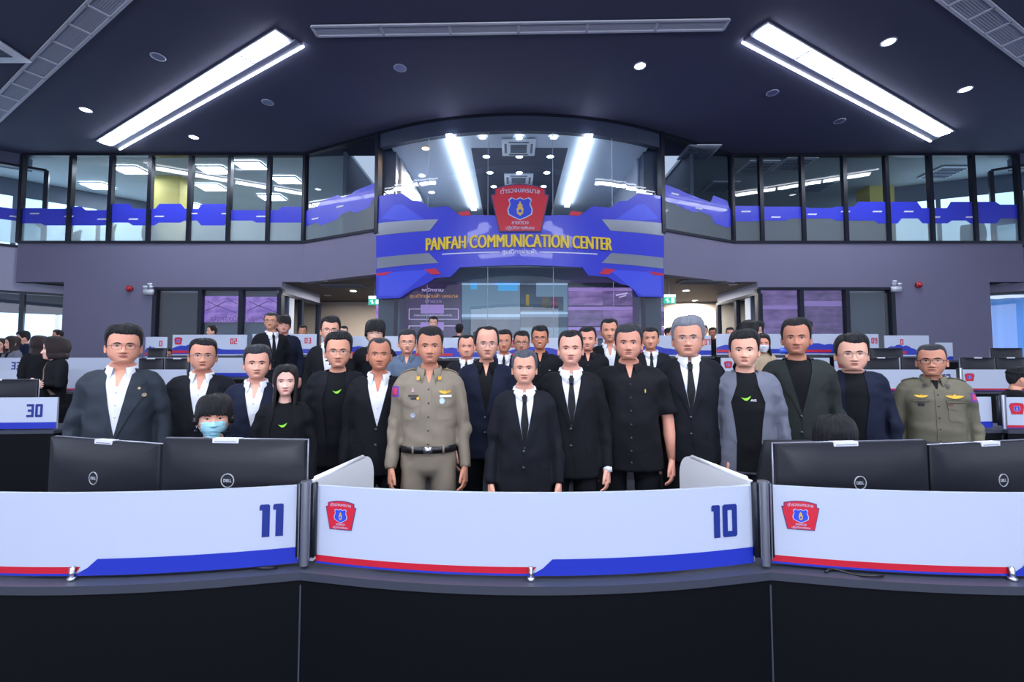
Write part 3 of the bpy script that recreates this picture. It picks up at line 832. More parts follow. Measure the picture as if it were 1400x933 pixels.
for p0, l in ((at(470, 391, z=SP0 - .03), 'left'), (at(958, 386, z=SP0 - .03), 'right')):
    o = empty('ceiling_vent', p0); Buf().box((0, 0, 0), (1.2, .5, .03)).build('frame', mat('vent_grey', '7d7f88', .6), o, smooth=False); s = Buf()
    for i in range(5): s.box((0, -.18 + .09 * i, -.02), (1.1, .03, .02))
    s.build('grille', M_upd, o, smooth=False); tag(o, 'grey slot grille in the corridor ceiling %s of the bay' % l, 'ceiling vent')
# exit signs
M_exit = mat('exit_green', '27b08a', .5, emit=1.0); M_exw = mat('exit_white', 'dff8f0', .5, emit=1.3)
for (px, py), l, Y in (((512, 411), 'left', 12.6), ((915.5, 409), 'right', 12.3)):
    p = at(px, py, Y=Y); o = empty('exit_sign', p)
    Buf().box((0, .03, 0), (.34, .05, .26)).build('housing', M_white, o, smooth=False)
    Buf().box((0, 0, -.04), (.32, .02, .16)).build('green_panel', M_exit, o, smooth=False)
    Buf().box((0, -.002, .085), (.32, .02, .07)).build('white_panel', M_exw, o, smooth=False)
    s = Buf(); s.box((-.06, -.013, -.04), (.03, .006, .11)); s.box((-.03, -.013, -.07), (.05, .006, .02)); s.box((-.09, -.013, -.02), (.05, .006, .02)); s.box((.08, -.013, -.04), (.08, .006, .12)); s.build('pictogram', M_exw, o, smooth=False)
    Buf().cyl((0, .03, .13), .01, SP0 - p.z - .14).build('hanger', M_rim, o)
    tag(o, 'green and white exit sign %s of the blue bay sign' % l, 'exit sign')
# emergency lights and fire alarms
for (px, py), (ax, ay), l in (((203.5, 397), (178, 395), 'left'), ((1225, 393), (1255, 390), 'right')):
    p = at(px, py, Y=YW - .06); o = empty('emergency_light', p)
    Buf().box((0, 0, -.05), (.26, .1, .15), bev=.01).build('battery_box', M_white, o)
    for sx in (-.08, .08):
        q = Buf(); q.box((sx, -.03, .08), (.1, .08, .08), bev=.015); q.build('lamp_head', M_white, o)
    Buf().box((0, .03, .17), (.12, .05, .07), bev=.01).build('bracket', M_white, o)
    tag(o, 'white twin head emergency light on the wall %s of the bay' % l, 'emergency light')
    p = at(ax, ay, Y=YW - .02); o = empty('fire_alarm', p)
    Buf().cyl((0, -.06, 0), .085, .06, axis='y').build('sounder', mat('alarm_red', 'b8303c', .4), o); Buf().cyl((0, -.1, 0), .05, .04, axis='y').build('beacon', mat('alarm_beacon', 'd8404c', .3), o)
    tag(o, 'round red fire alarm on the wall %s of the bay' % l, 'fire alarm')

# beyond the lower side windows: daylight at the left, blue curtain with an added backlight at the right
M_cur = mat('curtain_blue', '6a93d0', .8, bump=.2, bscale=20)
_b = M_cur.node_tree.nodes['Principled BSDF']; _tl = M_cur.node_tree.nodes.new('ShaderNodeBsdfTranslucent'); _tl.inputs[0].default_value = (.25, .45, .85, 1); _mx = M_cur.node_tree.nodes.new('ShaderNodeMixShader'); _mx.inputs[0].default_value = .6
M_cur.node_tree.links.new(_b.outputs[0], _mx.inputs[1]); M_cur.node_tree.links.new(_tl.outputs[0], _mx.inputs[2]); M_cur.node_tree.links.new(_mx.outputs[0], M_cur.node_tree.nodes['Material Output'].inputs[0])
o = empty('window_17'); o['kind'] = 'structure'; mp_, _, L = wall_frame((13.4, 15.2), (20, 11.1))  # glowing panes added behind the curtain to brighten it
for i in range(4): Buf().add([mp_(L * i / 4 + .05, .8, 0), mp_(L * (i + 1) / 4 - .05, .8, 0), mp_(L * (i + 1) / 4 - .05, 3.5, 0), mp_(L * i / 4 + .05, 3.5, 0)], [(0, 1, 2, 3)]).build('pane', M_day, o, smooth=False)
o = empty('window_16'); o['kind'] = 'structure'
mp_, _, L = wall_frame((-20, 11.6), (-11.8, 16.2))
for i in range(6): Buf().add([mp_(L * i / 6 + .05, 0, 0), mp_(L * (i + 1) / 6 - .05, 0, 0), mp_(L * (i + 1) / 6 - .05, 3.12, 0), mp_(L * i / 6 + .05, 3.12, 0)], [(0, 1, 2, 3)]).build('pane', M_day, o, smooth=False)
V, FF = flat([R4(0, 3.12, L, 3.9)], mp_, (0, 0), .1); Buf().add(V, FF).build('window_frame', M_upd, o, smooth=False)
mp_, _, L = wall_frame((13.2, 14.6), (19.5, 10.6))
s = Buf(); n = 120; s.loft([[mp_(L * i / n, z, .06 * math.sin(i * .9) + .03 * math.sin(i * .37)) for i in range(n + 1)] for z in (.8, 3.5)], closed=False, cap=False)
o = s.build('curtain', M_cur); tag(o, 'blue pleated curtain behind the lower window at the far right', 'curtain')
for (P0, P1, nm) in (((-20, 14.2), (-11.5, 16.5), 'wall_outer_left'), ((12.0, 17.0), (20, 13.6), 'wall_outer_right')):
    pass

# ceiling fittings --------------------------------------------------------
M_strip = mat('strip_diffuser', 'f2f6ff', .5, emit=E_STRIP); M_tray = mat('strip_tray', 'd5d9ea', .4, .2); M_edge = mat('strip_edge', 'f2f6ff', .5, emit=E_STRIP * .35)


def strip(A, B, label, nseg=6, w=.42, side=1):
    A, B = Vector(A), Vector(B); d = B - A; L = d.length; ang = math.atan2(d.y, d.x)
    o = empty('linear_light', (A + B) / 2, ang)
    Buf().box((0, 0, .02), (L + .1, w + .08, .04)).build('housing', M_tray, o, smooth=False)
    for k in range(nseg):
        Buf().box((-L / 2 + L * (k + .5) / nseg, 0, -.008), (L / nseg - .08, w - .02, .05)).build('diffuser', M_strip, o, smooth=False)
    for k in range(1, nseg): Buf().box((-L / 2 + L * k / nseg, 0, -.03), (.05, w, .03)).build('crossbar', M_tray, o, smooth=False)
    Buf().box((.05 * side, side * (w / 2 + .12), -.0), (L + .15, .16, .035)).build('cove_tray', mat('cove_grey', '6d728e', .4), o, smooth=False)
    Buf().box((.05 * side, side * (w / 2 + .21), -.02), (L + .15, .04, .03)).build('edge_light', M_edge, o, smooth=False)
    tag(o, label, 'ceiling light'); return o


CZ = CEIL - .03
strip(at(386, 50, z=CZ), at(143, 196, z=CZ), 'long diagonal ceiling light of seven bright panels on the left', 7, .25, -1)
strip(at(1040, 41, z=CZ), at(1292, 183, z=CZ), 'long diagonal ceiling light of six bright panels on the right', 6, .25, 1)
M_ven = mat('diffuser_plate', 'c3c7d6', .6); M_venf = mat('diffuser_frame', 'e6e9f4', .5)


def slot(A, B, n, w, label):
    A, B = Vector(A), Vector(B); d = B - A; L = d.length; o = empty('air_diffuser', (A + B) / 2, math.atan2(d.y, d.x))
    f = Buf()
    for sy in (-1, 1): f.box((0, sy * w / 2, 0), (L, .045, .025))
    for k in range(n + 1): f.box((-L / 2 + L * k / n, 0, 0), (.045, w, .025))
    f.build('frame', M_venf, o, smooth=False)
    s = Buf(); s.box((0, 0, .012), (L, w, .012))
    for k in range(10): s.box((0, -w / 2 + w * (k + .5) / 10, .004), (L, .006, .006))
    s.build('grille', M_ven, o, smooth=False); tag(o, label, 'air diffuser')


slot(at(430, 43, z=CZ), at(993, 34, z=CZ), 6, .24, 'long narrow white air diffuser across the ceiling above the bay')
a_, c_ = at(150, 0, z=CZ), at(0, 147, z=CZ); dv = (a_ - c_); slot(a_ + dv * .6, c_ - dv * .15, 13, .34, 'wide grey air diffuser crossing the top left corner')
a_, c_ = at(1316, 0, z=CZ), at(1400, 67, z=CZ); dv = (a_ - c_); slot(a_ + dv * 1.4, c_ - dv * 1.2, 13, .36, 'wide grey air diffuser crossing the top right corner')
for px, py, l, on in ((117, 150, 'bright downlight between the corner diffuser and the left strip', 1), (265, 187.5, 'bright downlight below the left strip', 1), (216, 77.5, 'unlit downlight above the left strip', 0), (366, 140, 'unlit downlight right of the left strip', 0), (547, 93, 'unlit downlight left of centre below the long diffuser', 0),
                      (875, 90, 'bright downlight right of centre below the long diffuser', 1), (1056, 127, 'unlit downlight left of the right strip', 0), (1148, 165.5, 'unlit downlight near the right windows', 0), (1215, 57, 'bright downlight above the right strip', 1), (1320, 122, 'bright downlight between the right strip and the frame edge', 1)):
    downlight(at(px, py, z=CEIL - .001), .13, 'round ' + l, M_dl if on else M_off)
p = at(-14, 66, z=CEIL - .03); o = empty('ceiling_cassette', p); Buf().box((0, 0, 0), (.8, .8, .05), bev=.01).build('body', M_white, o)
Buf().box((0, 0, -.028), (.42, .42, .012)).build('grille', M_upd, o, smooth=False); tag(o, 'white square air outlet at the left edge of the ceiling', 'air conditioner')

# behind the camera: the hall's own luminaires and its video wall
M_hall = mat('hall_light', 'eef3ff', .5, emit=E_HALL)
for x, y, rz, l in ((-4.6, 1.2, .55, 'left over the camera'), (4.6, 1.2, -.55, 'right over the camera'), (-2.6, -3.0, 0, 'left behind the camera'), (2.6, -3.0, 0, 'right behind the camera')):
    o = empty('ceiling_light', (x, y, CEIL - .04), rz); Buf().box((0, 0, 0), (4.6, 1.0, .04)).build('diffuser', M_hall, o, smooth=False); Buf().box((0, 0, .03), (4.7, 1.1, .03)).build('housing', M_tray, o, smooth=False)
    tag(o, 'large rectangular hall luminaire, ' + l, 'ceiling light')
S_vw = screen_mat('video_wall_picture', 'c9cfe8', E_WALL, 'eef1ff', .35, (1, 1, 1), .3)
o = empty('video_wall', (0, -7.5, 0)); Buf().box((0, -.1, 3.2), (16, .2, 4.4)).build('housing', M_bez, o, smooth=False); Buf().box((0, .01, 3.2), (15.6, .02, 4.0)).build('picture', S_vw, o, smooth=False)
tag(o, 'long video wall facing the workstations', 'screen')
# ================================================================== WORKSTATIONS
M_pan = mat('panel_white', 'bfcae0', .35, coat=.25); M_edgeb = mat('panel_edge', 'eef2fa', .4)
M_navy = mat('number_navy', '1b2f86', .4); M_numr = mat('number_red', 'c8203c', .4)
M_sb = mat('stripe_blue', '2436b4', .35); M_sr = mat('stripe_red', 'c81e34', .35)
M_top = mat('worktop_grey', '3c414e', .4, var=.04, vscale=30); M_lam = mat('laminate_black', '090b10', .5, bump=.04, bscale=300, spec=.15)
M_chr = mat('chrome', 'd4d9e4', .28, 1.0); M_chd = mat('post_seal', '2c303c', .4, .4)
M_mon = mat('monitor_plastic', '1b1d26', .36, bump=.04, bscale=500); M_mone = mat('monitor_edge', '8d93a4', .35, .5)
M_logo = mat('logo_silver', 'c9ced8', .3, .3); M_lab = mat('sticker_white', 'e2e6f2', .5); M_labt = mat('sticker_text', '6a6f86', .6)
M_seam = mat('seam_line', '3a3f4c', .5); M_cable = mat('cable_black', '0c0d12', .4)


def arc_map(cx, y_end, W, sag, rz=0.0):
    """panel bulging towards the camera; u along width (-W/2..W/2), v height, h towards the camera"""
    R = (W * W / 4 + sag * sag) / (2 * sag) if sag > 1e-4 else 1e4
    yc = y_end - sag + R
    def m(u, v, h):
        a = u / R; x = (R + h) * math.sin(a); y = yc - (R + h) * math.cos(a) - y_end
        c, s = math.cos(rz), math.sin(rz)
        return (cx + x * c - y * s, y_end + x * s + y * c, v)
    return m, R * math.asin(W / 2 / R)


def station(cx, y, z0, W, label, number=None, emb=True, detail=2, wave=False, red=False, ph=.300, top=1.022, sag=.115, rz=0.0, cab=True, group=None, numx=None, split=.0):
    """front shell of a workstation: white screen panel on a black cabinet with a worktop behind"""
    mp0, a = arc_map(0, 0, W - .07, sag, 0)
    root = empty('workstation', (cx, y, z0), rz)
    mp_ = mp0; B = top - ph
    step = (.06, 0)
    V, FF = flat([R4(-a, B, a, top)], mp_, step, .02); V2, F2 = flat([R4(-a, B, a, top)], off(mp_, -.02), step)
    b = Buf().add(V, FF).add(V2, F2); b.build('screen_panel', M_pan, root, smooth=False)
    if wave:
        # low wavy graphic along the foot of the far panels
        rnd = random.Random(int(cx * 100) + 7); pts = []; n = 16
        for i in range(n + 1):
            t = i / n; pts.append((-a + 2 * a * t, B + .10 + .10 * max(0, math.sin(t * PI * 1.3 + .3)) * (1 if i % 3 else .75)))
        V, FF = flat([[(-a, B + .02), (a, B + .02)] + pts[::-1]], off(mp_, .002), step); Buf().add(V, FF).build('wave_graphic', M_sb, root, smooth=False)
        V, FF = flat([R4(-a, B + .04, -a * .1, B + .085), ], off(mp_, .004), step); Buf().add(V, FF).build('red_stripe', M_sr, root, smooth=False)
    else:
        s0 = split
        V, FF = flat([[(-a, B + .006), (s0 - .02, B + .006), (s0 + .0, B + .032), (-a, B + .032)]], off(mp_, .0015), step); Buf().add(V, FF).build('red_stripe', M_sr, root, smooth=False)
        V, FF = flat([[(-a, B), (s0, B), (s0, B + .008), (-a, B + .008)], [(s0 - .025, B), (a, B), (a, B + .062), (s0 + .06, B + .060), (s0 + .025, B + .028)]], off(mp_, .002), step); Buf().add(V, FF).build('blue_stripe', M_sb, root, smooth=False)
    if emb:
        emblem('emblem', off(mp_, .002), -a + .108, top - .108, .112 if not wave else .13, root, texts=detail > 1, e=.35)
    if number:
        hN = .125 if not wave else .10
        nx = a - .125 if numx is None else numx
        s = Buf(); w = sum(.61 if c != '1' else .39 for c in number) * hN
        lay_number(s, number, nx - w / 2, top - .065 - hN, hN, off(mp_, .002), 0); s.build('number', M_numr if red else M_navy, root, smooth=False)
    # worktop: arc edge in front, straight behind
    n = 14; us = [(-a + 2 * a * i / n) for i in range(n + 1)]
    fr = [mp_(u, 0, .06) for u in us]; fr[0] = (-W / 2, fr[0][1], 0); fr[-1] = (W / 2, fr[-1][1], 0)
    dep = .5
    pts = [(p[0], p[1]) for p in fr] + [(W / 2, dep), (-W / 2, dep)]
    k = len(pts); zt = B - .012
    s = Buf(); s.add([(x, y_, zt - .03) for x, y_ in pts] + [(x, y_, zt) for x, y_ in pts], [tuple(range(k)), tuple(range(k, 2 * k))] + [(i, (i + 1) % k, k + (i + 1) % k, k + i) for i in range(k)])
    s.build('worktop', M_top, root, smooth=False)
    if cab:
        s = Buf(); fr2 = [(x, y_ + .008) for x, y_ in pts[:n + 1]]
        q = [(x, y_, z) for z in (.0, zt - .03) for x, y_ in fr2]
        s.add(q, [(i, i + 1, n + 1 + i + 1, n + 1 + i) for i in range(n)])
        q2 = [(x, y_ + .03, z) for z in (.0, zt - .03) for x, y_ in fr2]
        s.add(q2, [(i, i + 1, n + 1 + i + 1, n + 1 + i) for i in range(n)])
        s.build('front_panel', M_lam, root, smooth=False)
        for sx in (-1, 1):
            Buf().box((sx * (W / 2 - .012), dep / 2 - .0, (zt - .03) / 2), (.018, dep - .04, zt - .03)).build('side_panel', M_lam, root, smooth=False)
        x_, y__, _ = (W / 2, fr2[-1][1], 0)
        Buf().box((W / 2, y__ + .001, (zt - .05) / 2), (.006, .01, zt - .05)).build('panel_seam', M_seam, root, smooth=False)
    if detail > 1:
        p = mp_(split - .02, B, .012); s = Buf(); s.box((p[0], p[1], B + .012), (.016, .016, .05), bev=.003); s.cyl((p[0], p[1], B - .012), .014, .012); s.build('panel_clip', M_chr, root)
    tag(root, label, 'workstation', group)
    return root


def post(x, y, z0, label, h=.318, base=.722, group=None):
    o = empty('partition_post', (x, y, z0)); s = Buf()
    s.cyl((0, -.012, base), .018, h, 20); s.cyl((0, -.012, base + h), .021, .006, 20); s.build('post', M_chr, o, angle=40)
    for sx in (-1, 1):
        q = Buf(); q.box((sx * .03, 0, base + h / 2 + .012), (.014, .03, h - .03), bev=.003); q.build('panel_clamp', M_chd, o)
        q = Buf(); q.box((sx * .021, -.012, base + h / 2 + .012), (.004, .026, h - .03)); q.build('clamp_edge', M_chr, o, smooth=False)
    tag(o, label, 'post', group); return o


def divider(p0, p1, z0, label, top=1.035, base=.715, group=None):
    m_, _, L = wall_frame(p0, p1); n = 8; r = .11
    prof = [(0, base), (L, base)] + [(L - r + r * math.cos(PI / 2 * i / n), top - r + r * math.sin(PI / 2 * i / n)) for i in range(n + 1)] + [(0, top)]
    o = empty('divider_panel', (p0[0], p0[1], z0)); d = Vector((p0[0], p0[1], 0))
    mm = lambda u, v, h: tuple(Vector(m_(u, v, h)) - d)
    V, FF = flat([prof], mm, (0, 0), .02); V2, F2 = flat([prof], off(mm, -.02), (0, 0)); Buf().add(V, FF).add(V2, F2).build('panel', mat('divider_white', 'f3f6fc', .4), o, smooth=False)
    q = Buf(); q.tube([mm(.03, top, -.01), mm(L - r - .01, top, -.01)], [.012, .012], 8); q.build('top_rail', M_edgeb, o)
    tag(o, label, 'partition', group); return o


def monitor(x, y, ztop, rz, label, w=.615, h=.365, z0=.712, logo=True, sticker=True, group=None, zfloor=0.0, facing=1, stx=0.0):
    """seen from behind; facing=1 means its back is towards the camera"""
    o = empty('monitor', (x, y, z0 + zfloor), rz); zt = ztop - z0 - zfloor; zb = zt - h
    s = Buf()
    # back shell: outer rim then a gently swollen middle
    rings = []
    for (k, yy) in ((1.0, .0), (1.0, -.012), (.985, -.018), (.80, -.034), (.5, -.042), (.0, -.044)):
        rings.append([(cx_ * w / 2 * (k if k else .01), yy, (zt + zb) / 2 + cz * h / 2 * (k if k else .01)) for cx_, cz in ((-1, -1), (-.5, -1), (0, -1), (.5, -1), (1, -1), (1, -.5), (1, 0), (1, .5), (1, 1), (.5, 1), (0, 1), (-.5, 1), (-1, 1), (-1, .5), (-1, 0), (-1, -.5))])
    s.loft(rings, cap=True); s.build('back_shell', M_mon, o, angle=25)
    Buf().box((0, .006, (zt + zb) / 2), (w + .004, .008, h + .004), bev=.002).build('bezel', M_mone, o)
    Buf().box((0, .0115, (zt + zb) / 2), (w - .02, .002, h - .02)).build('display', mat('monitor_screen', '6f7fa6', .3, emit=.5), o, smooth=False)
    Buf().box((0, -.0205, zt - .028), (w * .74, .006, .004)).build('vent_slot', M_cable, o, smooth=False)
    if logo:
        q = Buf(); r = .029; n = 32; ly = -.0440; zc = (zt + zb) / 2 + .0
        zc = zt - .166
        q.loft([[(rr * math.cos(2 * PI * i / n), yy, zc + rr * math.sin(2 * PI * i / n)) for i in range(n)] for rr, yy in ((r, -.035), (r, -.0455), (r - .0035, -.0455), (r - .0035, -.035))], cap=False)
        lay_text(q, 'DELL', (-.0175, .0175, zc - .0065, zc + .0065), lambda u, v, hh: (u, -.0450 - hh, v), bold=.03, thick=.002)
        q.build('logo', M_logo, o, smooth=False)
    if sticker:
        q = Buf(); q.box((stx, -.0215, zt - .010), (.115, .004, .022)); q.box((stx, -.008, zt + .002), (.115, .03, .003)); q.build('sticker', M_lab, o, smooth=False)
        q = Buf()
        for i in range(14): q.box((stx - .045 + i * .007, -.024, zt - .010), (.004, .001, .004))
        q.build('sticker_writing', M_labt, o, smooth=False)
    q = Buf(); q.box((0, .045, zb / 2 + .05), (.06, .05, zb + .1), bev=.008); q.box((0, .01, zb + .09), (.12, .04, .1), bev=.005); q.build('stand', M_mone, o)
    q = Buf(); q.box((0, .06, .008), (.22, .17, .016), bev=.006); q.build('stand_base', M_mone, o)
    tag(o, label, 'monitor', group); return o


YF = 1.865
SW = 1.80
station(.09, YF, 0, SW, 'curved white front workstation with navy number 10 and red and blue stripe', '10')
station(.09 - SW, YF, 0, SW, 'curved white front workstation with navy number 11 at its right end', '11', numx=.780, split=.11)
station(.09 + SW, YF, 0, SW, 'curved white front workstation at the right, badge beside the post, no number in view', None, split=-.03)
post(.09 - SW / 2, YF - .01, 0, 'chrome post between workstations 11 and 10')
post(.09 + SW / 2, YF - .01, 0, 'chrome post between workstation 10 and the right front workstation')
divider((-.80, YF + .03), (-.735, YF + .62), 0, 'white rounded divider panel standing behind the left chrome post')
divider((.975, YF + .03), (.91, YF + .62), 0, 'white rounded divider panel standing behind the right chrome post')


def mon_at(px0, px1, py, Y0, Y1, label, **k):
    """monitor whose back spans two directions at the two depths"""
    a, c = at(px0, py, Y=Y0), at(px1, py, Y=Y1); w = math.hypot(c.x - a.x, c.y - a.y)
    return monitor((a.x + c.x) / 2, (a.y + c.y) / 2 + .04, (a.z + c.z) / 2, math.atan2(c.y - a.y, c.x - a.x), label, w=w, **k)


mon_at(217, 415, 602, 1.97, 1.92, 'wide black monitor back beside the left post, below the masked operator', stx=-.03, h=.40)
mon_at(63, 214, 603.5, 2.23, 2.0, 'black monitor back at the far left of the front row', stx=.02, h=.40)
mon_at(1064, 1274, 606, 1.93, 2.02, 'wide black monitor back beside the right post, below the bowed dark head', stx=-.04, h=.40)
mon_at(1277, 1446, 606, 2.02, 2.2, 'black monitor back cut by the right edge of the front row', stx=-.03, h=.40)
for (x, y), l in (((352, 771), 'black cable loop on the ledge below number 11'), ((1160, 781), 'black cable loop on the ledge of the right front workstation')):
    p = at(x, y, z=.712); s = Buf(); pts = [(p.x - .10 + .02 * i, p.y - .03 + .03 * math.sin(i * .55 + .4), .7160 + .004 * math.sin(i)) for i in range(11)]
    s.tube(pts, .0045, 8); o = s.build('cable', M_cable); tag(o, l, 'cable')

# second row (one tier up), left and right
z1 = .17
yA = 4.5
xr = at(83, 560, Y=yA).x
station(xr - .9, yA, z1, SW, 'white workstation with navy number 30 and blue stripe at the far left', '30', detail=1, sag=.06, numx=.68, split=-.9)
xl = at(1368, 560, Y=yA).x
station(xl + .9, yA, z1, SW, 'white workstation with red badge cut by the right edge, one row behind the front', None, detail=1, sag=.06)
post(xl, yA - .01, z1, 'chrome post at the left end of the right edge workstation')
station(xl - .9, yA + .05, z1, SW, 'white workstation hidden behind the khaki officer at the right', None, detail=1, sag=.06)
mon_at(-62, 48, 519, 4.75, 4.7, 'dark monitor back on the number 30 workstation', zfloor=z1, h=.36, logo=False)
# third row
z2 = .42; yB = 6.6
xb = at(1311, 515, Y=yB).x
w2 = SW
station(xb - .9, yB, z2, w2, 'white workstation with navy number 12 behind the khaki officer', '12', emb=True, detail=1, sag=.04, numx=.72)
station(xb + .9, yB, z2, w2, 'white workstation with red badge right of number 12, below the black cap', None, detail=1, sag=.04)
post(xb, yB - .01, z2, 'chrome post between workstation 12 and its right neighbour')
for a, c, l in ((1181, 1231, 'dark monitor back behind workstation 12, left one'), (1234, 1288, 'dark monitor back behind workstation 12, beside the officer'), (1316, 1362, 'dark monitor back right of the number 12 post'), (1364, 1404, 'dark monitor back at the right edge above the black cap')):
    mon_at(a, c, 489, yB + .22, yB + .22, l, zfloor=z2, logo=False)
xb2 = at(39, 515, Y=yB).x
station(xb2 - .9, yB, z2, w2, 'white workstation at the left edge in the third row', None, detail=1, sag=.04)
xb3 = at(258, 515, Y=yB).x
station(xb3 - .9, yB, z2, w2, 'white workstation behind the first man in the third row', None, detail=1, sag=.04, emb=False)
for a, c, l in ((188, 222, 'dark monitor back behind the first man, left one'), (224, 258, 'dark monitor back behind the first man, right one')):
    mon_at(a, c, 490, yB + .2, yB + .2, l, zfloor=z2, logo=False)
# fourth row
z3 = .6; yC = 7.35
for px, l, n in ((40, 'white workstation with navy number 33 at the far left, fourth row', '33'), (196, 'white workstation in the fourth row beside the two women', None), (352, 'white workstation in the fourth row below number 02', None), (1137, 'white workstation in the fourth row behind the grey blazer', None), (1292, 'white workstation in the fourth row right of the officer', None)):
    p = at(px, 487, Y=yC)
    station(p.x - .9, yC, z3, SW, l, n, emb=(px != 352), detail=1, sag=.04, numx=.72)
for a, c, l in ((1148, 1190, 'low dark monitor back below number 09'), (1192, 1236, 'low dark monitor back right of number 09'), (200, 226, 'low dark monitor back under the small far panel'), (1357, 1400, 'low dark monitor back by the blue curtain')):
    mon_at(a, c, 476, yC + .25, yC + .25, l, zfloor=z3, logo=False, sticker=False)
# last row on the top tier, wavy graphic and red numbers
z4 = TIER; yD = 8.05
def far_station(px0, px1, py, label, n, numpx, emb=True, y=yD):
    a, c = at(px0, py, Y=y), at(px1, py, Y=y); W = c.x - a.x - .012
    nx = None if numpx is None else at(numpx, py, Y=y).x - (a.x + c.x) / 2
    station((a.x + c.x) / 2, y, z4, W, label, n, emb=emb, detail=1, wave=True, red=True, sag=.03, top=a.z - z4, ph=.36, numx=nx)
far_station(233, 341, 458, 'far white workstation with red number 02 and blue wave', '02', 321)
far_station(342, 436, 457, 'far white workstation with red number 03 behind the two standing men', '03', 422)
far_station(196, 232, 461, 'narrow far white workstation left of number 02', '0', 222, emb=False)
far_station(437, 560, 460, 'far white workstation between number 03 and the khaki officer', None, None)
far_station(561, 690, 462, 'far white workstation behind the man with high forehead', '05', 672, emb=False)
far_station(691, 820, 462, 'far white workstation in the middle behind the short man', '06', 800)
far_station(821, 975, 459, 'far white workstation with red number 07 beside the grey haired man', '07', 967)
far_station(976, 1075, 457, 'far white workstation right of number 07, behind the masked woman', '08', 1040, emb=False)
far_station(1076, 1204, 457, 'far white workstation with red number 09 by the ground floor windows', '09', 1195)
far_station(1206, 1273, 459, 'far white workstation right of the red beacon', '0', 1231, emb=False)
station(at(1275, 465, Y=8.05).x + .2, 8.05, z4, .36, 'small white far workstation at the right end by the wall', None, emb=False, detail=1, sag=.01, top=1.1)
# beacon lamp
p = at(1211, 486, Y=7.2); o = empty('beacon_lamp', (p.x, 7.75, 1.5)); s = Buf(); s.cyl((0, 0, -.06), .05, .03); s.cyl((0, 0, -.03), .03, .42); s.cyl((0, 0, .30), .055, .09); s.build('pole', M_cable, o, angle=40)
s = Buf(); s.cyl((0, 0, .39), .055, .13, r2=.05); s.ball((0, 0, .52), (.05, .05, .02)); s.build('lens', mat('beacon_red', 'e8304c', .3, emit=.35), o, angle=40); tag(o, 'red beacon lamp on a black pole beside number 09', 'lamp')
# ================================================================== PEOPLE
ZC = 1.695   # crown height of the standard figure

HK = np.array([  # front y, front z, back y, back z, half width, z below the crown
    (-.004, 0, .004, 0, .004), (-.042, -.003, .042, -.003, .042), (-.068, -.014, .072, -.014, .062), (-.083, -.032, .090, -.032, .0735),
    (-.0905, -.054, .0985, -.055, .0795), (-.0930, -.080, .1005, -.085, .0820), (-.0935, -.104, .099, -.112, .0815), (-.0890, -.120, .093, -.132, .0800),
    (-.0900, -.140, .084, -.150, .0775), (-.0910, -.160, .074, -.166, .0732), (-.0925, -.180, .067, -.182, .0665), (-.0895, -.196, .063, -.196, .0575),
    (-.0875, -.211, .060, -.208, .0475), (-.078, -.2245, .060, -.216, .0450), (-.050, -.2270, .060, -.224, .0505), (-.038, -.240, .061, -.238, .0540),
    (-.036, -.262, .062, -.256, .0555), (-.038, -.288, .066, -.276, .062), (-.044, -.312, .074, -.298, .082), (-.060, -.335, .085, -.322, .115)])


def col_angles(n):
    u = (np.arange(n) / n) * 2 - 1
    return PI * np.sign(u) * np.abs(u) ** 1.35


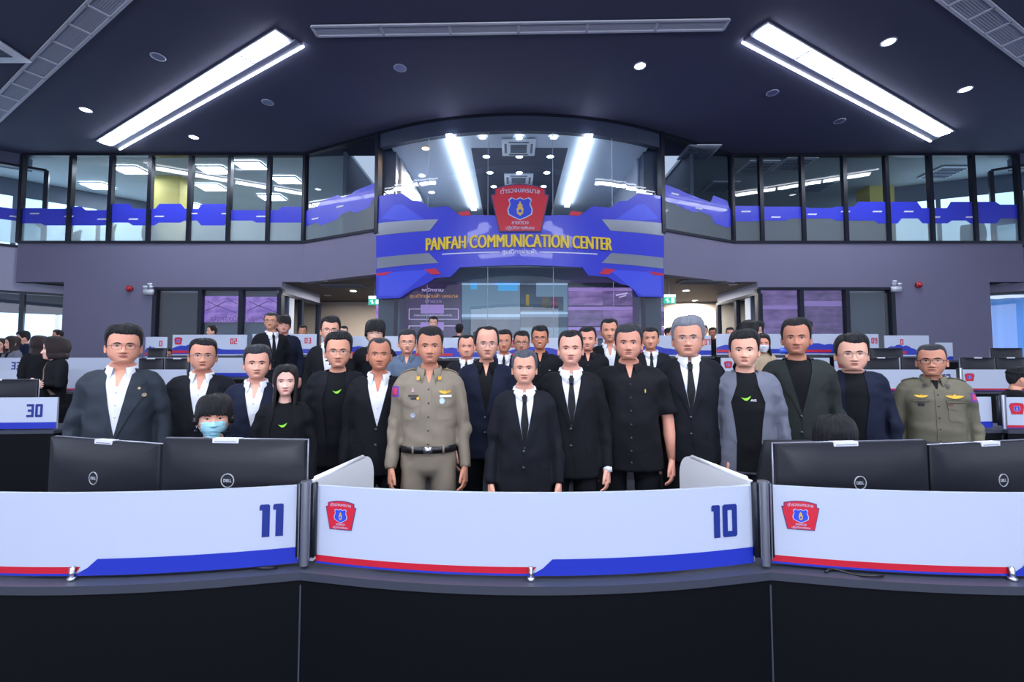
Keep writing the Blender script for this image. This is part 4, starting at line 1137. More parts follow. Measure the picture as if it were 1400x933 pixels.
def head_rows(nu, nv, P):
    t = np.linspace(0, 1, nv); kt = np.linspace(0, 1, len(HK))
    # denser rows on the face
    t = np.interp(np.linspace(0, 1, nv), [0, .2, .3, .72, 1], [0, .22, .3, .72, 1])
    K = np.stack([np.interp(t, kt, HK[:, i]) for i in range(5)], 1)
    # light smoothing of the profile so that keys do not show
    for _ in range(3):
        K[1:-1] = K[1:-1] * .5 + (K[:-2] + K[2:]) * .25
    a = col_angles(nu); ca, sa = np.cos(a), np.sin(a)
    yf, zf, yb, zb, w = [K[:, i][:, None] for i in range(5)]
    depth = -(zf)
    jaw = P.get('jaw', 1.0); wid = P.get('wid', 1.0)
    wk = wid * (1 + (jaw - 1) * np.clip((depth - .14) / .06, 0, 1) * np.clip((.25 - depth) / .02, 0, 1))
    nk = P.get('neck', 1.0); wk = wk * (1 + (nk - 1) * np.clip((depth - .215) / .02, 0, 1))
    w = w * wk
    e = .90
    X = w * np.sign(sa) * np.abs(sa) ** e
    yc = (yf * .35 + yb * .65) * .25
    Y = np.where(ca > 0, yc + (yf - yc) * np.abs(ca) ** .80, yc + (yb - yc) * np.abs(ca) ** .9)
    Z = zf * (1 + ca) / 2 + zb * (1 - ca) / 2
    # features
    G = lambda x, s: np.exp(-(x / s) ** 2)
    fr = np.clip(ca * 1.6, 0, 1)
    d = np.zeros_like(X)
    nz = np.interp(-Z, [.108, .122, .140, .154, .161, .166, .171], [0, .004, .013, .0225, .0230, .012, 0]); nw = np.interp(-Z, [.11, .14, .160, .17], [.0095, .0105, .0150, .015])
    d += nz * np.exp(-(np.abs(X) / nw) ** 2.2) * P.get('nose', 1.0)
    for s in (-1, 1):
        d += .0065 * G(X - s * .0150, .0065) * G(Z + .1605, .0065)
        d += -.0085 * G(X - s * .031, .016) * G(Z + .1180, .0115) * 1.15
        d += .0050 * G(X - s * .0315, .0125) * G(Z + .1205, .0075)
        d += .0035 * G(X - s * .030, .020) * G(Z + .1005, .006)
        d += P.get('cheek', .004) * G(X - s * .040, .020) * G(Z + .152, .017)
        d += -.0032 * P.get('age', 1.0) * G(X - s * (.024 + (-Z - .165) * .35), .0035) * G(Z + .174, .014)
        d += -.0018 * P.get('age', 1.0) * G(X - s * .032, .013) * G(Z + .1345, .0035)
    d += .0045 * G(X, .021) * G(Z + .1795, .0042) + .0050 * G(X, .018) * G(Z + .1885, .0045) - .0035 * G(X, .024) * G(Z + .1840, .0020)
    d += -.0030 * G(X, .012) * G(Z + .1965, .004) + .004 * G(X, .016) * G(Z + .2095, .010) - .0015 * G(X, .004) * G(Z + .1725, .005)
    d += P.get('jowl', 0) * (G(np.abs(X) - .046, .02) * G(Z + .195, .018))
    Y = Y - d * fr
    return X, Y, Z


class Head:
    def __init__(s, P, nu, nv):
        s.P = P; s.nu, s.nv = nu, nv
        s.X, s.Y, s.Z = head_rows(nu, nv, P); s.a = col_angles(nu)
        V = np.stack([s.X, s.Y, s.Z], 2).reshape(-1, 3); FF = []
        for j in range(nv - 1):
            for i in range(nu):
                a = j * nu + i; b = j * nu + (i + 1) % nu; FF.append((a, b, b + nu, a + nu))
        s.V, s.F = V, FF
        s.bvh = BVHTree.FromPolygons([tuple(v) for v in V], FF)

    def front(s, x, z, h=0.0):
        r = s.bvh.ray_cast(Vector((x, -.5, z)), Vector((0, 1, 0)))
        if r[0] is None: return (x, -.05, z)
        n = r[1] if r[1].y < 0 else -r[1]
        return (x + n.x * h, r[0].y + n.y * h * .7 - h * .3, z + n.z * h)

    def col(s, i, j):
        j = np.clip(j, 0, s.nv - 1.001); k = int(j); f = j - k
        return np.array([s.X[k, i] * (1 - f) + s.X[k + 1, i] * f, s.Y[k, i] * (1 - f) + s.Y[k + 1, i] * f, s.Z[k, i] * (1 - f) + s.Z[k + 1, i] * f])


def ellipse(cx, cz, rx, rz, n=14, p=1.0):
    return [(cx + rx * math.cos(2 * PI * i / n), cz + rz * math.copysign(abs(math.sin(2 * PI * i / n)) ** p, math.sin(2 * PI * i / n))) for i in range(n)]


def hair_mesh(Hd, P, rnd):
    """a shell grown from the scalp down to the hairline of every column"""
    st = P['hair']; nu, K = Hd.nu, 16 if Hd.nu < 64 else 26
    zf = P.get('hl', .050); tt = P.get('top', .020); ts = P.get('side', .007); rec = P.get('rec', 0.010)
    b = Buf(); grid = []
    ph = rnd.uniform(0, 6); part = P.get('part', 1)
    for i, a in enumerate(Hd.a):
        A = abs(a) * 180 / PI
        zb = np.interp(A, [0, 18, 38, 56, 66, 76, 86, 100, 125, 180], [zf, zf - rec * .3, zf - rec, zf + .003, .088, .142 if st != 'buzz' else .125, .104, .120, .185, P.get('nape', .200)])
        if st == 'fringe': zb = np.interp(A, [0, 20, 45, 58, 66, 76, 90, 110, 180], [.100, .098 + .008 * math.sin(i * 1.7), .106, .115, .135, .15, .13, .165, .20])
        zb = zb + (.004 * math.sin(a * 3 + ph) if A < 50 and st == 'short' else 0)
        zb = zb + (.0012 * math.sin(a * 23 + ph) + .0009 * math.sin(a * 47 + 2 * ph)) * P.get('mess', 1) * (1 if st != 'buzz' else .4)
        if st in ('long', 'bob'):
            L = P.get('len', .33); zb = np.interp(A, [0, 14, 30, 45, 55, 62, 180], [.050, .046, .062, .085, .15, L, L])
        if st == 'bald': zb = np.interp(A, [0, 40, 60, 180], [.006, .010, .02, .02])
        dj = -Hd.Z[:, i]; jb = np.interp(min(zb, .150), dj[:int(Hd.nv * .62)], np.arange(int(Hd.nv * .62)))
        colv = []
        for k in range(K + 1):
            s = k / K
            if zb <= .150 or st not in ('long', 'bob'):
                jb2 = np.interp(zb, np.maximum.accumulate(dj), np.arange(Hd.nv)) if zb > .15 else jb
                p = Hd.col(i, jb2 * s)
            else:
                s1 = min(1, s / .55); p = Hd.col(i, jb * s1)
                if s > .55:
                    q = (s - .55) / .45; p = p.copy(); zz = p[2] - q * (zb - .15)
                    k_ = 1 + .12 * math.sin(q * PI * .9) - (.10 if st == 'bob' else .0) * q * q
                    p = np.array([p[0] * k_, p[1] * k_ + (.0 if st == 'bob' else -.01 * q), zz])
            c = np.array([0, .0, -.11]); dvec = p - c; dvec /= np.linalg.norm(dvec)
            up = np.clip(-p[2] / .10, 0, 1)
            th = tt * (1 - up) + ts * up
            if A < 60: th *= (1 + P.get('quiff', .25) * np.clip((-p[2]) / .05, 0, 1) * (1 - A / 60))
            th *= 1 + part * .18 * math.sin(a * 1.0 + .4) * (1 - up)
            ed = np.clip((1 - s) / ((.12 + .42 * np.clip((62 - A) / 30, 0, 1)) if st not in ('long', 'bob', 'fringe') else .03), 0, 1)
            th = th * (.08 + .92 * ed ** .75) if st != 'fringe' or A > 60 else th * (.35 + .65 * ed)
            th += (.0026 * math.sin(a * 9 + ph + s * 3) * math.sin(s * 7 + ph) + .0014 * math.sin(a * 29 + ph + s * 5)) * P.get('mess', 1) * min(1, th / .008)
            if st == 'bald': th = .0012
            pp = p + dvec * max(th, .0008)
            colv.append(pp)
        grid.append(colv)
    V = np.array([grid[i][k] for k in range(K + 1) for i in range(nu)]); FF = []
    for k in range(K):
        for i in range(nu):
            a = k * nu + i; c = k * nu + (i + 1) % nu; FF.append((a, c, c + nu, a + nu))
    b.add(V, FF)
    if st in ('long', 'bob'):   # inner face so that the curtain has thickness
        cen = np.array([0, .0, 0]); V2 = V.copy(); V2[:, 0] *= .93; V2[:, 1] = V2[:, 1] * .93
        b.add(V2[nu * (K // 3):], [f for f in [(a - nu * (K // 3), b_ - nu * (K // 3), c_ - nu * (K // 3), d_ - nu * (K // 3)) for a, b_, c_, d_ in FF] if min(f) >= 0])
        k0 = K * nu; b.add(np.concatenate([V[k0:], V2[k0:]]), [(i, (i + 1) % nu, nu + (i + 1) % nu, nu + i) for i in range(nu)])
    return b


def ear(b, s, w, mi=0):
    n = 14; R = []
    for q in range(5):
        f = (1.0, 1.06, .96, .74, .40)[q]; o = (0, .009, .0125, .0085, .006)[q]
        ring = []
        for i in range(n):
            t = 2 * PI * i / n; ry, rz = .0150 * f, (.027 if math.sin(t) > 0 else .024) * f
            yy = ry * math.cos(t) * (1 if math.sin(t) > -.3 else .8); zz = rz * math.sin(t)
            ring.append((s * (w - .007 + .8 * o * (1 + .5 * (math.cos(t) > 0)) + .004 * max(0, math.cos(t))), .010 + yy + .005 * zz / .03, -.140 + zz))
        R.append(ring)
    b.loft(R, mi)


_HAND = {}


def hand_proto(vox=.0032, curl=1.0):
    key = (vox, curl)
    if key in _HAND: return _HAND[key]
    b = Buf()
    b.tube([(0, 0, .03), (0, 0, 0), (0, -.002, -.03), (0, 0, -.065), (0, .001, -.095)], [(.026, .019), (.027, .019), (.034, .0165), (.041, .0145), (.040, .0115)], 14, ref=(0, 1, 0))
    fing = [(-.030, .072, .0088), (-.010, .080, .0090), (.0105, .074, .0086), (.029, .058, .0076)]
    for y, L, r in fing:
        p = Vector((0, y, -.085)); pts = [p[:]]; ang = .10 * curl
        for k, (fr, da) in enumerate(((.5, .30), (.28, .42), (.22, .30))):
            ang += da * curl; p = p + Vector((-math.sin(ang), y * .02, -math.cos(ang))) * L * fr; pts.append(p[:])
        b.tube(pts, [r, r * .96, r * .88, r * .66], 10); b.ball(pts[-1], r * .72, 8, 6)
        b.ball(pts[1], r * .98, 8, 6)
    pts = [(-.004, -.016, -.018), (-.010, -.038, -.048), (-.016, -.047, -.074), (-.022, -.047, -.098)]
    b.tube(pts, [.0145, .0122, .0102, .0080], 10); b.ball(pts[-1], .0085, 8, 6)
    me = remesh(b, vox, 2)
    V = np.array([v.co[:] for v in me.vertices]); FF = [tuple(p.vertices) for p in me.polygons]
    bpy.data.meshes.remove(me); _HAND[key] = (V, FF); return V, FF


def remesh(b, vox, smooth=4, fac=.5):
    me = b.mesh('tmp', []); o = bpy.data.objects.new('tmp', me); C.objects.link(o)
    m = o.modifiers.new('r', 'REMESH'); m.mode = 'VOXEL'; m.voxel_size = vox
    if smooth: s = o.modifiers.new('s', 'SMOOTH'); s.factor = fac; s.iterations = smooth
    out = bpy.data.meshes.new_from_object(o.evaluated_get(bpy.context.evaluated_depsgraph_get()))
    bpy.data.objects.remove(o); bpy.data.meshes.remove(me); return out


def wrinkle(me, amp, seed, arms=None):
    """soft cloth folds pressed into a garment shell"""
    n = len(me.vertices); co = np.empty(n * 3); me.vertices.foreach_get('co', co); co = co.reshape(-1, 3)
    no = np.empty(n * 3); me.vertices.foreach_get('normal', no); no = no.reshape(-1, 3)
    r = np.random.RandomState(seed); d = np.zeros(n)
    for k in range(7):
        f = r.uniform(10, 42); v = r.normal(size=3) * np.array([.6, .5, 1.1]); v /= np.linalg.norm(v); p = r.uniform(0, 6.28)
        q = co @ v * f + p + 1.3 * np.sin(co @ r.normal(size=3) * 9 + p)
        d += np.maximum(0, np.sin(q)) ** 2 * r.uniform(.4, 1) * (24 / f) ** .5
    d -= d.mean()
    ax = np.abs(co[:, 0]); elbow = np.exp(-((co[:, 2] - 1.09) / .09) ** 2) * (ax > .2) * 1.6 + .55 + np.exp(-((co[:, 2] - 1.24) / .10) ** 2) * np.exp(-((ax - .17) / .05) ** 2) * 1.2
    top = np.clip((1.44 - co[:, 2]) / .10, .15, 1)
    co = co + no * (d * amp * elbow * top)[:, None]
    me.vertices.foreach_set('co', co.ravel()); me.update()


SKIN = {}


def skin_mat(hexc):
    hexc = ''.join('%02x' % min(255, int(int(hexc[i:i+2], 16) * k)) for i, k in ((0, 1.15), (2, 1.11), (4, 1.10)))
    return mat('skin_' + hexc, hexc, .50, bump=.06, bscale=240, var=.07, vscale=14, spec=.35)


def fabric(name, hexc, rough=.85, sheen=.0, bump=.18, bscale=700):
    m = mat('fabric_' + name, hexc, rough, bump=bump, bscale=bscale, var=.06, vscale=20, spec=.25, sheen=sheen)
    return m


FAB = dict(charcoal=('323a44',), black=('171a22',), ink=('12141b',), navy=('1b2340',), dnavy=('171e33',), grey=('6f7484',), khaki=('8c8273',), olive=('6c695a',), tee=('0e1016',),
           white=('e6eaf5',), greyblue=('5f6f86',), tie=('0d0f15',), beige=('b9a58c',), dgreen=('2a302f',), trousergrey=('4a4e5c',))


def fab(k): return fabric(k, FAB[k][0]) if k not in ('white', 'khaki', 'olive', 'tie') else mat('fabric_' + k, FAB[k][0], .8 if k != 'tie' else .55, bump=.12, bscale=500, var=.04, vscale=12, spec=.25)


HAIRC = dict(black='14151b', grey='5d626e', silver='8d93a0', salt='33363f', brown='2b2022')


def hair_mat(k):
    return mat('hair_' + k, HAIRC[k], .42, bump=.9, bscale=60, stretch=(9, 9, 1.2), var=.35, vscale=40, spec=.5)


LOD = {2: dict(nu=104, nv=116, vox=.0105, hv=.0034), 1: dict(nu=64, nv=70, vox=.016, hv=.005), 0: dict(nu=40, nv=46, vox=.026, hv=.007)}


def person(x, Y, fz, Htop, label, P, lod=2, name='person'):
    """a standing or seated figure: body, hair and every garment; Htop = height of the crown above the floor fz"""
    L = LOD[lod]; rnd = random.Random(P.get('seed', int(abs(x) * 1000 + Y * 77)))
    seated = P.get('seated', False)
    sc = P.get('scale', 1.0) if seated else Htop / ZC
    drop = (ZC * sc - Htop) / sc if seated else 0.0        # how far the trunk sinks on a seat, in figure units
    root = empty(name, (x, Y, fz), P.get('yaw', 0.0)); root.scale = (sc,) * 3
    face_in = P.get('group')
    tag(root, label, 'person', face_in)
    hs = P.get('hs', 1.0); ww = P.get('w', 1.0); dd = P.get('d', ww)
    yaw, pit = P.get('hyaw', 0.0), P.get('hpitch', 0.0); roll = P.get('hroll', 0.0)
    T = Vector((0, 0, -drop))

    def HW(V):   # head frame -> figure frame
        V = np.asarray(V, float).copy()
        wgt = np.clip((V[:, 2] + .305) / .09, 0, 1); wgt = wgt * wgt * (3 - 2 * wgt)
        Vs = V * np.array([hs, hs, hs]); Vs[:, 2] = V[:, 2] * (hs * wgt + (1 - wgt)) - .0
        piv = np.array([0, .02, -.235]); q = Vs - piv
        a = pit * wgt; y_, z_ = q[:, 1] * np.cos(a) - q[:, 2] * np.sin(a), q[:, 1] * np.sin(a) + q[:, 2] * np.cos(a); q[:, 1], q[:, 2] = y_, z_
        a = roll * wgt; x_, z_ = q[:, 0] * np.cos(a) + q[:, 2] * np.sin(a), -q[:, 0] * np.sin(a) + q[:, 2] * np.cos(a); q[:, 0], q[:, 2] = x_, z_
        a = yaw * wgt; x_, y_ = q[:, 0] * np.cos(a) - q[:, 1] * np.sin(a), q[:, 0] * np.sin(a) + q[:, 1] * np.cos(a); q[:, 0], q[:, 1] = x_, y_
        q = q + piv; q[:, 2] += ZC; q[:, 1] += P.get('lean', 0) - .012
        return q + np.array(T[:])

    Hd = Head(P, L['nu'], L['nv'])
    # ---- body: one mesh with head, neck, trunk, arms and hands
    bb = Buf()
    # rows of trunk continue the last head row
    nu = Hd.nu; V = HW(Hd.V); last = V[-nu:].copy()
    rows = [V]
    for z, hw, yf, yb in ((1.36, .150, -.085, .10), (1.28, .150, -.105, .11), (1.15, .140, -.105, .10), (1.03, .135, -.10, .095), (.93, .150, -.10, .105), (.86, .14, -.09, .10), (.83, .05, -.03, .04)):
        a = Hd.a; ca, sa = np.cos(a), np.sin(a); ring = np.stack([hw * ww * sa, np.where(ca > 0, -ca * -yf, -ca * yb) * dd, np.full(nu, z)], 1) + np.array(T[:]); rows.append(ring)
    nrow = Hd.nv + 7; VV = np.concatenate(rows); FF = []
    for j in range(nrow - 1):
        for i in range(nu):
            a = j * nu + i; c = j * nu + (i + 1) % nu; FF.append((a, c, c + nu, a + nu))
    FF.append(tuple(range(nu))); FF.append(tuple((nrow - 1) * nu + i for i in range(nu)))
    bb.add(VV, FF, 0)
    eb = Buf()
    for s in (-1, 1): ear(eb, s, .0790 * P.get('wid', 1.0) + .002)
    bb.add(HW(eb.verts()), eb.f, 0)

    def fpatch(poly, h, mi, step=.006):
        V_, F_ = flat([poly], lambda u, v, hh: Hd.front(u, v, h), (step, step)); bb.add(HW(V_), F_, mi)
    eo = P.get('eye', 1.0)
    if lod >= 0 and not P.get('back'):
        for s in (-1, 1):
            cx, cz = s * .0315, -.1205
            al = [(cx + s * q * .0150, cz + r) for q, r in ((-1, -.0012), (-.5, .0036 * eo), (0, .0050 * eo), (.5, .0046 * eo), (1, .0014), (.5, -.0028 * eo), (0, -.0036 * eo), (-.5, -.0030 * eo))]
            fpatch(al, .0006, 2)
            fpatch([(px_, cz + max(-.0034 * eo, min(.0044 * eo, pz_ - cz))) for px_, pz_ in ellipse(cx, cz, .0060, .0060, 12)], .0011, 3)
            lid = [(cx + s * q * .0165, cz + r) for q, r in ((-1, -.001), (-.5, .0037 * eo), (0, .0051 * eo), (.5, .0047 * eo), (1.05, .0012), (1.1, .0032), (.5, .0072 * eo), (0, .0076 * eo), (-.5, .0060 * eo))]
            fpatch(lid, .0014, 4)
            bt = P.get('brow', 1.0); by = -.1035
            br = [(s * .0135, by - .0035), (s * .022, by - .001), (s * .034, by + .0015), (s * .046, by - .0015), (s * .051, by - .005), (s * .046, by + .0025), (s * .034, by + .0050 + .002 * bt), (s * .022, by + .0035 + .0015 * bt), (s * .0135, by + .0015 * bt)]
            fpatch(br, .0010, 4)
            fpatch(ellipse(s * .0082, -.1675, .0036, .0018, 8), .0004, 5)
        sm = P.get('smile', .3); c1 = .0022 * sm
        mw = .0225 + .003 * sm
        up = [(-mw, -.1838 + c1 * 1.6), (-.012, -.1800), (-.004, -.1778), (0, -.1786), (.004, -.1778), (.012, -.1800), (mw, -.1838 + c1 * 1.6), (.012, -.1842), (0, -.1846), (-.012, -.1842)]
        lo = [(-mw, -.1838 + c1 * 1.6), (-.012, -.1842), (0, -.1846), (.012, -.1842), (mw, -.1838 + c1 * 1.6), (.013, -.1895), (.005, -.1915), (-.005, -.1915), (-.013, -.1895)]
        fpatch(up, .0006, 6); fpatch(lo, .0008, 6)
        if P.get('teeth'):
            fpatch([(-.014, -.1832), (.014, -.1832), (.012, -.1868), (0, -.1876), (-.012, -.1868)], .0014, 7)
        else:
            fpatch([(-mw * .98, -.1832 + c1 * 1.6), (-.012, -.1836), (0, -.1839), (.012, -.1836), (mw * .98, -.1832 + c1 * 1.6), (.012, -.1848), (0, -.1852), (-.012, -.1848)], .0014, 5)
    skc = P.get('skin', 'c99a84'); sk = skin_mat(skc)
    lipc = P.get('lip', 'a8635c')
    bmats = [sk, sk, mat('eye_white', 'b9b0b0', .35), mat('iris_brown', '140d0c', .8, spec=.05), mat('brow_' + P.get('browc', 'black'), {'black': '1c1a1d', 'grey': '4c4a50'}[P.get('browc', 'black')], .8), mat('mouth_line', '5a2c2b', .7), mat('lip_' + lipc, lipc, .5), mat('teeth', 'e8e6e2', .35)]

    # ---- arms
    arms = P.get('arms', {})
    swing = rnd.uniform(-.015, .015)
    sh_x = .151 * ww
    A = {}
    for s in (-1, 1):
        dft = ((.194 * ww + .008, .026, 1.105), (.202 * ww + .006, -.045 + swing, .865))
        el, wr = arms.get(s, dft)
        sh = (sh_x, .008, 1.375)
        A[s] = [Vector((s * sh[0], sh[1], sh[2])) + T, Vector((s * el[0], el[1], el[2])) + T, Vector((s * wr[0], wr[1], wr[2])) + T]
    hideh = P.get('hide_hands', ())
    for s in (-1, 1):
        S_, E_, W_ = A[s]
        bb.tube([S_, S_.lerp(E_, .5), E_, E_.lerp(W_, .35), W_], [(.030, .030), (.040, .040), (.037, .036), (.038, .036), (.027, .0205)] if P.get('short_sleeve') else [(.020, .020), (.024, .024), (.022, .022), (.024, .022), (.026, .0200)], 14, 0, ref=(0, 1, 0))
        if s in hideh: continue
        d = (W_ - E_).normalized(); th = Vector(P.get('thumb', {}).get(s, (-.25 * s, -1, 0))); th = (th - d * th.dot(d)).normalized(); nx = d.cross(th) * -1
        # frame: local -z -> d, local -y -> th, local x -> outward
        ax_y = -th; ax_z = -d; ax_x = ax_y.cross(ax_z)
        HV, HF = hand_proto(L['hv'], P.get('curl', 1.0))
        V = HV.copy()
        if s < 0: V = V * np.array([-1, 1, 1])
        ks = P.get('hand', 1.0); M = np.array([ax_x[:], ax_y[:], ax_z[:]])
        V = (V * ks) @ M + np.array((W_ - d * .0)[:])
        bb.add(V, HF, 0)
    body = bb.build('body', bmats, root)
    # ---- hair
    if P.get('hair', 'short') != 'none':
        P.setdefault('hair', 'short')
        hb = hair_mesh(Hd, P, rnd); q = Buf().add(HW(hb.verts()), hb.f)
        o = q.build('hair', hair_mat(P.get('hc', 'black')), root)
    # ---- garment shell for the upper body
    kind = P.get('top_kind', 'suit'); short = P.get('short_sleeve', False)
    b = Buf(); n = 28; prof = [(.80, .172, .118, .112), (.90, .168, .115, .118), (1.00, .156, .118, .108), (1.10, .150, .120, .108), (1.21, .158, .122, .118), (1.30, .164, .115, .122), (1.36, .156, .098, .115), (1.405, .122, .072, .095), (1.430, .085, .050, .080), (1.444, .066, .040, .070)]
    hem = P.get('hem', .80); belly = P.get('belly', 0.0)
    if kind == 'tucked': prof = [(.955, .150, .112, .108)] + prof[2:]
    elif kind == 'tee': prof = [(.86, .16, .112, .112)] + prof[1:]
    rings = []
    for z, hw, yf, yb in prof:
        hw *= ww; yf *= dd * (1 + belly * math.exp(-((z - 1.08) / .13) ** 2)); yb *= dd
        if z > 1.40: hw = hw / ww * (1 + (ww - 1) * .5); yf = yf / dd; yb = yb / dd
        rings.append([(hw * math.copysign(abs(math.sin(t)) ** .8, math.sin(t)), (-yf if math.cos(t) > 0 else yb) * abs(math.cos(t)) ** .85 + P.get('lean', 0) * max(0, (z - .9) / .6) - T.y, z + T.z) for t in [2 * PI * i / n for i in range(n)]])
    b.loft(rings)
    slope = P.get('slope', 0.0)
    for s in (-1, 1):
        S_, E_, W_ = A[s]
        b.tube([Vector((s * .045, .012, 1.402)) + T, Vector((s * .105, .012, 1.400 - slope * .4)) + T, Vector((s * (sh_x - .010), .012, 1.376 - slope)) + T], [(.052, .040), (.058, .048), (.062, .056)], 14)
        b.ball(Vector((s * (sh_x + .0), .010, 1.366 - slope)) + T, (.045, .056, .050), 14, 10)
        k = P.get('sleeve', 1.0)
        if short:
            e = S_.lerp(E_, .86); b.tube([S_ - Vector((0, 0, .01)), S_.lerp(E_, .4), e], [(.068 * k, .058 * k), (.066 * k, .058 * k), (.070 * k, .062 * k)], 16, ref=(0, 1, 0))
        else:
            e = W_ - (W_ - E_).normalized() * P.get('cuff', -.008)
            b.tube([S_ - Vector((0, 0, .01)), S_.lerp(E_, .5), E_, E_.lerp(W_, .5), e], [(.064 * k, .050 * k), (.058 * k, .049 * k), (.051 * k, .045 * k), (.045 * k, .040 * k), (.039 * k, .034 * k)], 16, ref=(0, 1, 0))
    me = remesh(b, L['vox'], 5 if lod == 2 else 3)
    if lod: wrinkle(me, {'suit': .0058, 'tucked': .0066}.get(kind, .0062), rnd.randint(0, 9999))
    cloth = fab(P.get('cloth', 'black'))
    me.materials.append(cloth); me.polygons.foreach_set('use_smooth', [True] * len(me.polygons))
    shell = link({'suit': 'jacket', 'tucked': 'uniform_shirt', 'shirt': 'shirt', 'tee': 't_shirt', 'blouse': 'cardigan'}[kind], me, root)
    bvh = BVHTree.FromPolygons([v.co[:] for v in me.vertices], [tuple(p.vertices) for p in me.polygons])

    def fr(x_, z_, h=0.0):
        r = bvh.ray_cast(Vector((x_, -1.5, z_)), Vector((0, 1, 0)))
        if r[0] is None:
            r = bvh.find_nearest(Vector((x_, -.05, z_)))
            if r[0] is None: return (x_, -.1, z_)
            return (x_, r[0].y - h, z_)
        n_ = r[1] if r[1].y < 0 else -r[1]
        v = Vector((n_.x * .55, -.75, n_.z * .35)).normalized()
        return tuple(r[0] + v * h)
    dz = T.z
    # extra zs given in standing figure coordinates; drape moves them with the trunk
    st = .016 if lod == 2 else .03

    def drape(name, polys, m, h, thick=.003, step=None, zo=True, sub=None):
        V_, F_ = flat([[(px_, pz_ + dz) for px_, pz_ in pl] for pl in polys], lambda u, v, hh: fr(u, v, h + hh), (step or st, step or st), thick)
        return Buf().add(V_, F_).build(name, m, sub or root, smooth=True, angle=50)

    def drape_text(name, s_, x0, x1, z0, z1, m, h):
        q = Buf(); lay_text(q, s_, (x0, x1, z0 + dz, z1 + dz), lambda u, v, hh: fr(u, v, h + hh), bold=.015); return q.build(name, m, root, smooth=False)

    def rect(cx, cz, w_, h_): return R4(cx - w_ / 2, cz - h_ / 2, cx + w_ / 2, cz + h_ / 2)
    white = fab('white')

    def collar(m, openk=.30, spread=1.0, hgt=.044, tip=.055, fold=True, name='collar'):
        """stand and fall of a collar round the neck; open by openk radians each side of the front"""
        q = Buf(); N = 40; R = []
        cyy = .006 - .012 + P.get('lean', 0)
        for i in range(N + 1):
            t = openk + (2 * PI - 2 * openk) * i / N       # 0 = front
            e = min(i, N - i) / N; f = math.exp(-(e / .12) ** 2)      # 1 at the tips
            c_, s_ = math.cos(t), math.sin(t)
            base = 1.432 - .022 * (c_ + 1) / 2; rx, ry = .0665, .064 + .003 * (c_ > 0)
            P0 = (rx * s_, cyy - ry * c_ + .005, base); top_ = (rx * .93 * s_, cyy - ry * .93 * c_ + .005, base + hgt + .012 * (1 - c_) / 2)
            ox = 1.10 + .30 * f * spread
            P2 = ((rx + .010) * s_ * ox, cyy - (ry + .014 + .018 * f) * c_ + .003, base + .004 - tip * f)
            mid = ((rx + .006) * s_, cyy - (ry + .008) * c_ + .003, base + hgt * .95 + .010 * (1 - c_) / 2)
            R.append([(p[0], p[1], p[2] + dz) for p in ((P0, top_, mid, P2) if fold else (P0, top_, mid, ((rx + .008) * s_, cyy - (ry + .010) * c_ + .003, base)))])
        V_ = []; F_ = []
        for r_ in R: V_ += r_
        for i in range(N):
            for k in range(3): a = i * 4 + k; F_.append((a, a + 1, a + 5, a + 4))
        q.add(V_, F_)
        o_ = q.build(name, m, root); mo = o_.modifiers.new('t', 'SOLIDIFY'); mo.thickness = .0025; return o_

    inner = P.get('inner', 'shirt_tie')
    if kind in ('suit', 'blouse'):
        vz = P.get('vz', 1.12); nw = P.get('nw', .058); nt = 1.44
        openf = P.get('open', 0.0)        # jacket hangs open: half gap at the waist
        if openf:
            ed = [(nw, nt), (nw + .004, 1.36), (openf + .028, 1.25), (openf + .01, 1.12), (openf, 1.0), (openf + .006, hem + .02)]
        else:
            ed = [(nw, nt), (nw * .92, 1.37), (nw * .55, (1.37 + vz) / 2 + .02), (0.004, vz)]
        L_ = [(-x_, z_) for x_, z_ in ed]
        bib = ed + L_[::-1]
        bm_col = white if inner in ('shirt_tie', 'shirt_open') else fab(P.get('under', 'tee'))
        bw = [(x_ + (.012 if z_ > 1.0 and x_ > .01 else .0), z_) for x_, z_ in ed]
        drape('shirt_front' if inner != 'tee' else 't_shirt', [bw + [(-x_, z_) for x_, z_ in bw[::-1]]], bm_col, .0015, .001)
        if inner == 'tee':
            q = Buf(); R_ = []
            for t in [2 * PI * i / 28 for i in range(28)]: R_.append((.058 * math.sin(t), -.052 * math.cos(t) - .004 + P.get('lean', 0), 1.428 - .026 * (math.cos(t) + 1) / 2 + dz))
            q.tube(R_ + [R_[0]], .0065, 8, cap=False); q.build('neckband', bm_col, root)
            if P.get('logo'):
                lx, lz = P.get('logo_at', (.012, 1.285))
                drape('leaf_logo', [[(lx - .040, lz + .012), (lx - .022, lz + .006), (lx - .006, lz + .009), (lx + .016, lz + .022), (lx + .008, lz + .006), (lx - .006, lz - .008), (lx - .020, lz - .006)]], mat('logo_green', '8fe02a', .5, emit=.0), .004, .001)
                if P['logo'] == 2: drape_text('logo_lettering', 'AIS', lx + .012, lx + .046, lz - .012, lz + .002, white, .0045)
        if inner == 'shirt_open':
            V_, F_ = flat([[(-.030, 1.455 + dz), (.030, 1.455 + dz), (.005, 1.345 + dz), (-.005, 1.345 + dz)]], lambda u, v, hh: fr(u, v, .0032), (st, st)); Buf().add(V_, F_).build('open_neck', sk, root)
            collar(bm_col, .42, 1.25, tip=.062)
            if lod:
                for z_ in (1.31, 1.24, 1.17):
                    if z_ > vz + .03: p = fr(0.0, z_ + dz, .003); Buf().cyl((p[0], p[1] - .002, p[2]), .0045, .003, 10, axis='y').build('button', mat('button_pale', 'cfd3dc', .4), root)
